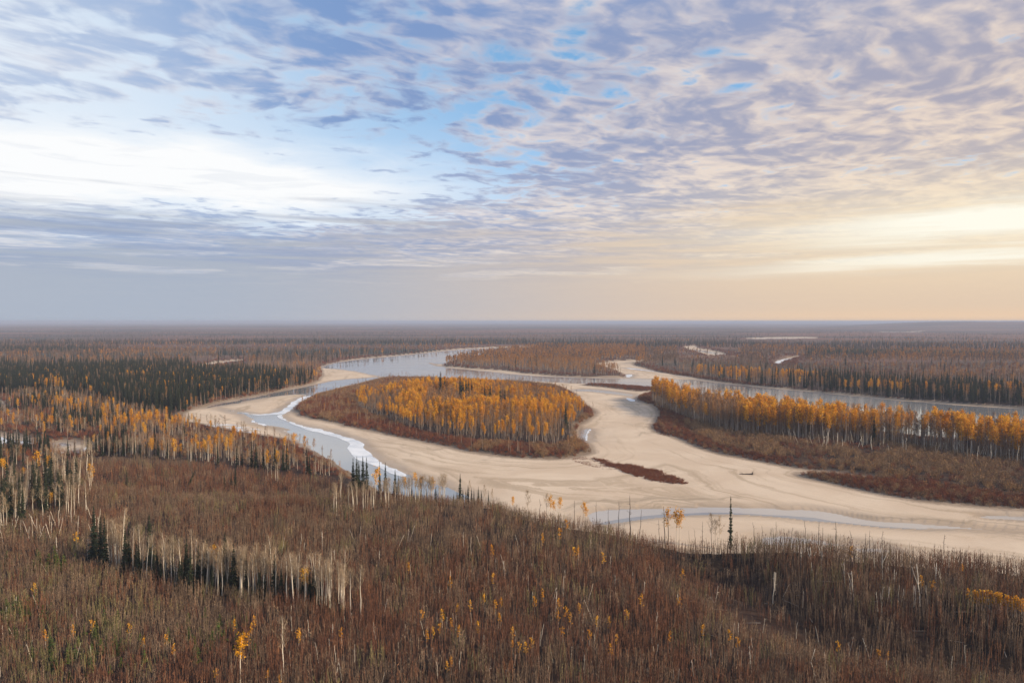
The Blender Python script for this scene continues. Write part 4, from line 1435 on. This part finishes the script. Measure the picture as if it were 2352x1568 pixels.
# white row above the stream
for i in range(58):
    x_ = random.uniform(-20, 720)
    yb = np.interp(x_, [-20, 100, 250, 450, 720], [1240, 1330, 1310, 1285, 1265]) - abs(random.gauss(0, 10))
    a, q = c2(x_, yb); single('aspen', a, q, q - random.uniform(40, 56), 10, 'slender white aspen in the row above the stream', 'tree', 'white aspens in the row above the stream')
for (x_, b_, t_) in ((445, 1255, 1130), (515, 1250, 1098), (545, 1255, 1120), (635, 1260, 1128), (235, 1260, 1055)):
    a, q = c2(x_, b_); single('yaspen', a, q, c2(0, t_)[1], 10, 'yellow-leaved aspen in the row above the stream', 'tree', 'yellow aspens above the stream')
# bluff edge
for (x_, b_, t_) in ((1440, 1400, 1250), (1460, 1395, 1290), (1500, 1395, 1265), (1690, 1420, 1325), (1180, 1350, 1260), (1660, 1415, 1290)):
    a, q = c2(x_, b_); single('yaspen', a, q, c2(0, t_)[1], 11, 'orange young aspen on the bluff edge before the sand', 'tree', 'orange aspens on the bluff edge')
for (x_, b_, t_) in ((2300, 1560, 1340), (2325, 1565, 1350), (2250, 1545, 1340)):
    a, q = c2(x_, b_); single('yaspen', a, q, c2(0, t_)[1], 9, 'yellow aspen above the shallow stream at the head of the gully', 'tree', 'yellow aspens at the gully head')
for (x_, b_, t_) in ((1282, 1370, 1215), (1410, 1385, 1240), (885, 1260, 1150), (990, 1280, 1180), (1040, 1290, 1205)):
    a, q = c2(x_, b_); single('tanpop', a, q, c2(0, t_)[1], 11, 'bare fine-twigged aspen outlined on the sand at the bluff edge', 'tree', 'bare aspens on the bluff edge')
for (x_, b_, t_) in ((215, 600, 400), (240, 605, 440), (265, 610, 420)):
    a, q = c6(x_, b_); single('tanpop', a, q, c6(0, t_)[1], 8, 'bare clumped aspen beside the tall ragged spruce', 'tree', 'aspens beside the ragged spruce')
# charred poles over the sand
for (x_, b_, t_) in ((1605, 1430, 1290), (1757, 1430, 1300), (1905, 1450, 1300), (1985, 1500, 1260), (2045, 1510, 1360), (2182, 1530, 1420), (2218, 1540, 1325), (2238, 1545, 1350), (1360, 1390, 1280), (1835, 1440, 1340)):
    a, q = c2(x_, b_); single('char', a, q, c2(0, t_)[1], 10, 'charred bare pole on the bluff edge over the shallow stream', 'dead tree', 'charred poles over the shallow stream')
for (x_, b_, t_) in ((155, 580, 465), (105, 560, 510), (325, 640, 430), (510, 600, 470), (660, 610, 465), (775, 620, 505), (868, 640, 455), (940, 640, 460), (970, 640, 500), (1070, 660, 465), (1160, 660, 525), (1268, 670, 545), (1290, 670, 520), (1393, 690, 530), (1330, 680, 570), (1730, 720, 610), (1815, 730, 555), (1868, 735, 640), (1920, 740, 650), (2052, 745, 645), (2105, 750, 690), (2200, 770, 690), (2338, 790, 700), (65, 560, 520), (625, 605, 500), (550, 600, 490)):
    a, q = c6(x_, b_); single('char', a, q, c6(0, t_)[1], 8, 'thin charred pole rising over the sand on the bluff edge at the right', 'dead tree', 'charred poles on the right bluff edge')
# pale snags
for (x_, b_, t_) in ((965, 740, 600), (905, 760, 640), (1570, 760, 620), (1640, 1000, 770), (1190, 990, 840), (1385, 800, 630), (1440, 870, 770), (1465, 880, 780), (1605, 1000, 915), (1695, 1000, 910), (1510, 990, 930), (1380, 1080, 1000), (1415, 1010, 935), (1745, 870, 745), (1790, 870, 780), (1130, 850, 745), (830, 720, 630), (635, 960, 790), (1330, 760, 680)):
    a, q = c6(x_, b_); single('snag_fork', a, q, c6(0, t_)[1], 9, 'pale crooked dead trunk standing in grey brush right of the gully', 'dead tree', 'crooked dead trunks right of the gully')
for i in range(120):
    x_ = random.uniform(350, 2352) if i < 85 else random.uniform(-400, 350); y_ = random.uniform(520, 1560)
    a, q = c5(x_, y_)
    if q > 1560: continue
    single('snag', a, q, q - random.uniform(8, 28), 12, 'short pale dead stem standing in the red-brown regrowth of the near slope', 'dead tree', 'pale dead stems on the near slope')
for i in range(45):
    a, q = c4(random.uniform(0, 700), random.uniform(420, 560) if i < 30 else random.uniform(600, 1500))
    single('snag', a, q, q - random.uniform(13, 30), 12, 'pale dead stem in the brush below the left stand', 'dead tree', 'pale dead stems below the left stand')
for i in range(38):
    a, q = c6(random.uniform(0, 2352), random.uniform(900, 1560))
    single('snag', a, q, q - random.uniform(14, 36), 9, 'pale dead stem in the brush around the gully', 'dead tree', 'pale dead stems around the gully')
for (x_, b_, t_) in ((1640, 1540, 1215), (1940, 1450, 1095)):
    a, q = c4(x_, b_); single('yaspen' if x_ < 1700 else 'tanpop', a, q, c4(0, t_)[1], 12, 'slim white-stemmed aspen with a thin golden crown low on the near slope' if x_ < 1700 else 'slim white-stemmed aspen with tan twigs low on the near slope', 'tree')
# golden saplings
gsp = [(755, 870), (805, 1040), (1085, 1100), (1180, 1215), (1310, 1285), (1390, 950), (700, 1090), (765, 1150), (630, 1200), (590, 1225), (815, 1190), (1545, 1060), (1635, 1040), (1705, 1220), (1755, 1125), (1890, 1250), (1850, 1320), (2255, 1240), (1490, 1090),
       (1575, 1110), (1330, 1000), (1490, 1010), (1045, 830), (1040, 650), (1500, 540), (1380, 570), (1550, 470), (1520, 1200), (1225, 1300), (1270, 1320), (1180, 1300), (2060, 990), (1960, 1090), (1840, 1130), (985, 980), (890, 1030), (560, 1080), (680, 1180), (760, 1410), (730, 1430), (1060, 1020), (1100, 1000), (940, 1170), (1800, 700), (1600, 650), (1630, 660), (465, 760), (2320, 1000)]
for (x_, y_) in gsp:
    a, q = c5(x_, y_); single('gold_sapling', a, q + 9, q - random.uniform(7, 13), 12, 'orange-leaved young aspen in the brown regrowth of the near slope', 'tree', 'orange young aspens on the near slope')
for (x_, y_) in ((1605, 1150), (1720, 1180), (1700, 1250), (2050, 1230), (2040, 1220), (1830, 1490), (1910, 1540), (1480, 1490), (500, 1190), (310, 1230), (985, 1270), (1140, 1250), (885, 1180), (240, 900), (525, 560), (1190, 1330), (630, 1150), (2335, 1210), (1740, 1130)):
    a, q = c4(x_, y_); single('gold_sapling', a, q + 9, q - random.uniform(7, 13), 12, 'orange-leaved young aspen low on the left of the near slope', 'tree', 'orange young aspens low on the left')
for i in range(34):
    x_ = random.uniform(1970, 2340); y_ = np.interp(x_, [1970, 2340], [1010, 1130]) + random.gauss(0, 22)
    a, q = c6(x_, y_); single('gold_sapling', a, q + 8, q - random.uniform(9, 20), 9, 'bright yellow young aspen in the patch at the right edge', 'tree', 'yellow young aspens at the right edge')
for (x_, y_) in ((155, 1190), (340, 1230), (395, 1280), (20, 810), (1170, 655), (1930, 780), (1080, 1300), (1360, 1360), (1420, 1370), (1730, 890), (1650, 860)):
    a, q = c6(x_, y_); single('gold_sapling', a, q + 8, q - random.uniform(8, 13), 9, 'orange young aspen near the gully', 'tree', 'orange young aspens near the gully')
# green young pines low left
for (cx_, cy_, wx_, wy_, n_, wh) in ((40, 1420, 45, 26, 34, 'at the left edge of the near slope'), (220, 1505, 75, 36, 48, 'at the foot of the near slope'), (115, 1302, 30, 8, 16, 'below the left end of the aspen clump'), (480, 1485, 50, 24, 20, 'left of the slim golden aspen')):
    for i in range(n_):
        a, q = random.gauss(cx_, wx_), random.gauss(cy_, wy_)
        if q > 1566 or a < -10: continue
        single('pine', a, q, q - random.uniform(24, 40), 12, 'green young pine ' + wh, 'tree', 'young green pines ' + wh)
# individual saplings at the foot of the picture
for i in range(200):
    a = random.uniform(0, 2352); q = random.uniform(1500, 1600)
    single('sapling', a, q, q - random.uniform(40, 62), 12, 'thin leafless red-brown sapling at the foot of the near slope', 'tree', 'leafless saplings at the foot of the slope')

# ----------------------------------------------------------------- raise everything
_old = spruce(15, .15, 34, 7, .45, .12, .62)
PROTO['spruce_old'] = [dict(h=15, trunk=_old[0].mesh('spruce_trunk', [M['bark_grey']]), crown=_old[1].mesh('spruce_crown', [M['needles']]))]
PROTO['spruce_wide'] = []
for i in range(4):
    t_, c_ = spruce(16, .30, 22, 8, .25, .05)
    PROTO['spruce_wide'].append(dict(h=16, trunk=t_.mesh('spruce_trunk', [M['bark_dark']]), crown=c_.mesh('spruce_crown', [M['needles']])))
PROTO['gold_near'] = []
for i in range(5):
    t_, c_ = broadleaf(12, U_(.3, .4), U_(.20, .26), 15, 420, .42, 40, .05)
    PROTO['gold_near'].append(dict(h=12, trunk=t_.mesh('poplar_trunk', [M['bark_pale']]), crown=c_.mesh('poplar_crown', [M['gold']])))

NAMES = {'spruce': 'spruce_tree', 'spruce_wide': 'spruce_tree', 'spruce_old': 'spruce_tree', 'gold': 'golden_poplar_tree', 'gold_near': 'golden_poplar_tree', 'rust': 'fading_poplar_tree', 'bare': 'bare_poplar_tree', 'aspen': 'aspen_tree',
         'yaspen': 'yellow_aspen_tree', 'tanpop': 'tan_aspen_tree', 'gold_sapling': 'young_aspen_tree', 'snag': 'dead_stem', 'snag_fork': 'crooked_dead_trunk', 'char': 'charred_pole', 'pine': 'young_pine', 'sapling': 'bare_sapling',
         'shrub_red': 'red_willow_shrub', 'shrub_tan': 'tan_willow_shrub'}


def make_thing(kind, x, y, z, h, label, cat, group=None, lean=0, rz=None):
    p = random.choice(PROTO[kind])
    sc_ = h / p['h']
    sw = sc_ * random.uniform(.9, 1.12)
    rot = (R(lean), 0, random.uniform(0, 6.283) if not lean else R(100))
    if 'trunk' in p:
        e = bpy.data.objects.new(NAMES[kind], None)
        COL.objects.link(e)
        e.empty_display_size = .5
        for nm in ('trunk', 'crown'):
            o_ = bpy.data.objects.new(nm, p[nm])
            COL.objects.link(o_)
            o_.parent = e
    else:
        e = bpy.data.objects.new(NAMES[kind], p['all'])
        COL.objects.link(e)
    e.location = (x, y, z - .05)
    e.rotation_euler = rot
    e.scale = (sw, sw, sc_)
    tag(e, label, cat, group)
    return e


sx = np.array([s_[1] for s_ in SINGLES]); sy = np.array([s_[2] for s_ in SINGLES])
sz = terrain(sx, sy)[0]
for S_, z_ in zip(SINGLES, sz):
    make_thing(S_[0], S_[1], S_[2], float(z_), S_[3], S_[4], S_[5], S_[6], S_[7])
n_single = {}
for S_ in SINGLES:
    n_single[NAMES[S_[0]]] = n_single.get(NAMES[S_[0]], 0) + 1

WORDS = {'spruce': ('dark green spruce', 'tree'), 'gold': ('golden-orange poplar with pale stem', 'tree'), 'rust': ('poplar with thin fading orange crown', 'tree'), 'bare': ('leafless grey-brown poplar', 'tree'),
         'tanpop': ('leafless tan aspen', 'tree'), 'shrub_red': ('red-brown leafless willow shrub', 'shrub'), 'shrub_tan': ('rounded tan willow shrub', 'shrub'), 'snag': ('pale broken dead stem', 'dead tree'), 'pine': ('young pine', 'tree')}
LIMIT = {'spruce': 295, 'gold': 270, 'rust': 290, 'bare': 290, 'shrub_red': 290, 'shrub_tan': 290, 'snag': 60, 'tanpop': 120}
STUFF = {'spruce': 'spruce_tree_forest', 'gold': 'golden_poplar_tree_forest', 'rust': 'fading_poplar_tree_forest', 'bare': 'bare_poplar_tree_forest', 'tanpop': 'tan_aspen_tree_woods', 'shrub_red': 'red_willow_shrub_undergrowth',
         'shrub_tan': 'tan_willow_shrub_undergrowth', 'spruce_far': 'distant_spruce_forest', 'gold_far': 'distant_poplar_forest', 'bare_far': 'distant_bare_forest', 'pine': 'young_pine_forest', 'snag': 'dead_stem_woods',
         'sap_red': 'red_sapling_undergrowth', 'sap_grey': 'grey_sapling_undergrowth', 'sap_olive': 'olive_sapling_undergrowth'}


def scatter_group(coll):
    g = bpy.data.node_groups.new('planting', 'GeometryNodeTree')
    g.interface.new_socket('Geometry', in_out='INPUT', socket_type='NodeSocketGeometry')
    g.interface.new_socket('Geometry', in_out='OUTPUT', socket_type='NodeSocketGeometry')
    N = g.nodes
    gi_, go = N.new('NodeGroupInput'), N.new('NodeGroupOutput')
    ci = N.new('GeometryNodeCollectionInfo')
    ci.inputs['Collection'].default_value = coll
    ci.inputs['Separate Children'].default_value = True
    ci.inputs['Reset Children'].default_value = True
    iop = N.new('GeometryNodeInstanceOnPoints')
    iop.inputs['Pick Instance'].default_value = True

    def att(name, ty):
        a = N.new('GeometryNodeInputNamedAttribute')
        a.data_type = ty
        a.inputs['Name'].default_value = name
        return [o_ for o_ in a.outputs if o_.enabled and o_.name == 'Attribute'][0]
    L = g.links
    L.new(gi_.outputs[0], iop.inputs['Points'])
    L.new(ci.outputs[0], iop.inputs['Instance'])
    L.new(att('variant', 'INT'), iop.inputs['Instance Index'])
    L.new(att('turn', 'FLOAT_VECTOR'), iop.inputs['Rotation'])
    L.new(att('size', 'FLOAT_VECTOR'), iop.inputs['Scale'])
    L.new(iop.outputs[0], go.inputs[0])
    return g


total = {}
for kind, parts in TREES.items():
    x = np.concatenate([p[0] for p in parts]); y = np.concatenate([p[1] for p in parts])
    h = np.concatenate([p[2] for p in parts]); ar = np.concatenate([p[3] for p in parts])
    z = terrain(x, y)[0]
    px, py, dep = to_pix(x, y, z)
    keep = (np.abs(x / y) < .95)
    x, y, z, h, ar, px, py, dep = (v[keep] for v in (x, y, z, h, ar, px, py, dep))
    lim = LIMIT.get(kind, 0) - n_single.get(NAMES.get(kind, ''), 0)
    alone = np.zeros(x.shape, bool)
    if lim > 0:
        vis = (px > 8) & (px < 2344) & (py < 1560)
        score = np.where(vis, h / dep, 0)
        if kind in ('rust', 'bare'):          # hidden inside the stands: prefer the front ranks
            score = score * (1 + .5 * (RNG.random(x.shape)))
        top = np.argsort(-score)[:lim]
        alone[top[score[top] > 0]] = True
        w0, cat = WORDS[kind]
        for i in np.nonzero(alone)[0]:
            nm = AREA[ar[i]]
            make_thing(kind, x[i], y[i], float(z[i]), h[i], w0 + ' ' + nm, cat, w0 + 's ' + nm)
    m = ~alone
    if m.sum() == 0:
        continue
    coll = bpy.data.collections.new(STUFF[kind])
    for p in PROTO[kind]:
        coll.objects.link(bpy.data.objects.new(STUFF[kind] + '_source', p['all']))
    n = int(m.sum())
    me = bpy.data.meshes.new(STUFF[kind])
    me.vertices.add(n)
    me.vertices.foreach_set('co', np.stack([x[m], y[m], z[m] - .05], 1).astype(np.float32).ravel())
    var = RNG.integers(0, len(PROTO[kind]), n)
    hs = h[m] / np.array([p['h'] for p in PROTO[kind]])[var]
    wd = hs * RNG.uniform(.85, 1.15, n)
    if kind.startswith('sap_'):
        wd = RNG.uniform(.9, 1.15, n)
    if kind in ('shrub_red', 'shrub_tan'):
        wd = np.maximum(wd, hs * 1.0) * 1.15
    a = me.attributes.new('variant', 'INT', 'POINT'); a.data.foreach_set('value', var.astype(np.int32))
    a = me.attributes.new('turn', 'FLOAT_VECTOR', 'POINT')
    rot = np.stack([RNG.normal(0, .02, n), RNG.normal(0, .02, n), RNG.uniform(0, 6.283, n)], 1)
    a.data.foreach_set('vector', rot.astype(np.float32).ravel())
    a = me.attributes.new('size', 'FLOAT_VECTOR', 'POINT'); a.data.foreach_set('vector', np.stack([wd, wd, hs], 1).astype(np.float32).ravel())
    o = link(STUFF[kind], me)
    md = o.modifiers.new('planting', 'NODES')
    md.node_group = scatter_group(coll)
    tag(o, kind='stuff')
    total[kind] = n

print('PLANTED', total, 'SINGLES', n_single)


# ----------------------------------------------------------------- drift log stranded on the sand, fallen stems in the gully
def place_z(x, y):
    return float(terrain(np.array([x]), np.array([y]))[0][0])


x, y = (float(v) for v in at(1716, 1090, .5))
e = bpy.data.objects.new('drift_log', None); COL.objects.link(e)
e.location = (x, y, place_z(x, y)); tag(e, 'dark drift log with upturned roots stranded on the open sand', 'log')
b_ = B(); b_.tube([(-3.4, .2, .30), (-1.5, .1, .25), (.8, 0, .28), (2.2, -.1, .35)], [.14, .19, .24, .30], 7)
b_.tube([(-1.6, .1, .3), (-2.6, .3, .8), (-3.3, .5, .95)], [.10, .07, .03], 5)
link('trunk', b_.mesh('log_trunk', [M['bark_dark']]), e)
b_ = B()
for i in range(9):
    an = i / 9 * 6.283
    d = Vector((.5, math.cos(an), math.sin(an) * .9 + .35)).normalized()
    b_.tube([(2.1, -.1, .36), tuple(Vector((2.1, -.1, .36)) + d * U_(.6, 1.1)), tuple(Vector((2.3, -.1, .36)) + d * U_(1.1, 1.7))], [.16, .09, .02], 4)
link('roots', b_.mesh('log_roots', [M['bark_dark']]), e)
logs = []
for i in range(5):
    b_ = B(); L = 5.0
    b_.tube([(-L / 2, 0, .12), (0, U_(-.1, .1), .16), (L / 2, U_(-.2, .2), .14)], [.11, .085, .03], 5)
    for j in range(5):
        q = U_(-.3, .45) * L
        b_.tube([(q, 0, .15), (q + U_(.1, .4), U_(-.5, .5), U_(.3, .6))], [.03, .01], 3)
    logs.append(b_.mesh('fallen_stem', [M['wood']]))
for i in range(26):
    a, q = c6(random.gauss(1000, 330), random.gauss(1010, 70)) if i < 17 else c6(random.uniform(100, 2300), random.uniform(1150, 1540))
    x, y = (float(v) for v in at(a, q, 9))
    o = link('fallen_stem', random.choice(logs))
    o.location = (x, y, place_z(x, y) + U_(.05, .5))
    o.rotation_euler = (U_(-.15, .15), U_(-.15, .15), U_(0, 6.28))
    k_ = U_(.4, .85); o.scale = (k_, k_, k_)
    tag(o, 'grey fallen stem lying in the brush around the gully', 'log', 'fallen stems around the gully')

# ----------------------------------------------------------------- tell look-alikes apart by their place
ORD = 'first second third fourth fifth sixth seventh eighth ninth tenth eleventh twelfth thirteenth fourteenth fifteenth sixteenth seventeenth eighteenth nineteenth twentieth'.split()
same = {}; HTS = {}
for o in COL.objects:
    if o.parent is None and 'label' in o:
        same.setdefault(o['label'], []).append(o)
for lab, L in same.items():
    if len(L) < 2:
        continue
    L.sort(key=lambda o_: o_.location.x / o_.location.y)
    if len(L) <= 20:
        for i, o in enumerate(L):
            o['label'] = lab + ', ' + ('leftmost' if i == 0 else 'rightmost' if i == len(L) - 1 else ORD[i] + ' from left')
        continue
    # long rows: by the part of the picture and, among those, the tall and the low ones
    for o in L:
        p = 1176 + F * o.location.x / o.location.y
        side = 'far left' if p < 392 else 'left' if p < 784 else 'left of centre' if p < 1176 else 'right of centre' if p < 1568 else 'right' if p < 1960 else 'far right'
        hts = HTS.setdefault(lab, sorted(q_.scale.z for q_ in L))
        size = 'tall ' if o.scale.z > hts[len(hts) * 2 // 3] else 'short ' if o.scale.z < hts[len(hts) // 3] else 'middling '
        if lab.split()[0] in ('short', 'tall', 'small', 'low'):
            size = ''
        o['label'] = (size + lab if len(lab.split()) + len(side.split()) < 16 else lab) + ', ' + side
        o['group'] = o.get('group', lab) + ', ' + side

# ----------------------------------------------------------------- haze over the lowland
m = bpy.data.materials.new('pale_haze')
m.use_nodes = True
m.node_tree.nodes.clear()
ho = m.node_tree.nodes.new('ShaderNodeOutputMaterial')
hv = m.node_tree.nodes.new('ShaderNodeVolumePrincipled')
hv.inputs['Color'].default_value = (0.54, 0.62, 0.78, 1)
hv.inputs['Density'].default_value = 0.000115
hv.inputs['Anisotropy'].default_value = 0.0
m.node_tree.links.new(hv.outputs[0], ho.inputs['Volume'])
x0, x1, y0, y1, z0, z1 = -110000, 110000, -1500, 62000, -12, 77.5
V = [(x0, y0, z0), (x1, y0, z0), (x1, y1, z0), (x0, y1, z0), (x0, y0, z1), (x1, y0, z1), (x1, y1, z1), (x0, y1, z1)]
Fc = [(0, 3, 2, 1), (4, 5, 6, 7), (0, 1, 5, 4), (1, 2, 6, 5), (2, 3, 7, 6), (3, 0, 4, 7)]
o = link('haze', mesh_np('haze', V, Fc, [m]))
tag(o, kind='stuff')
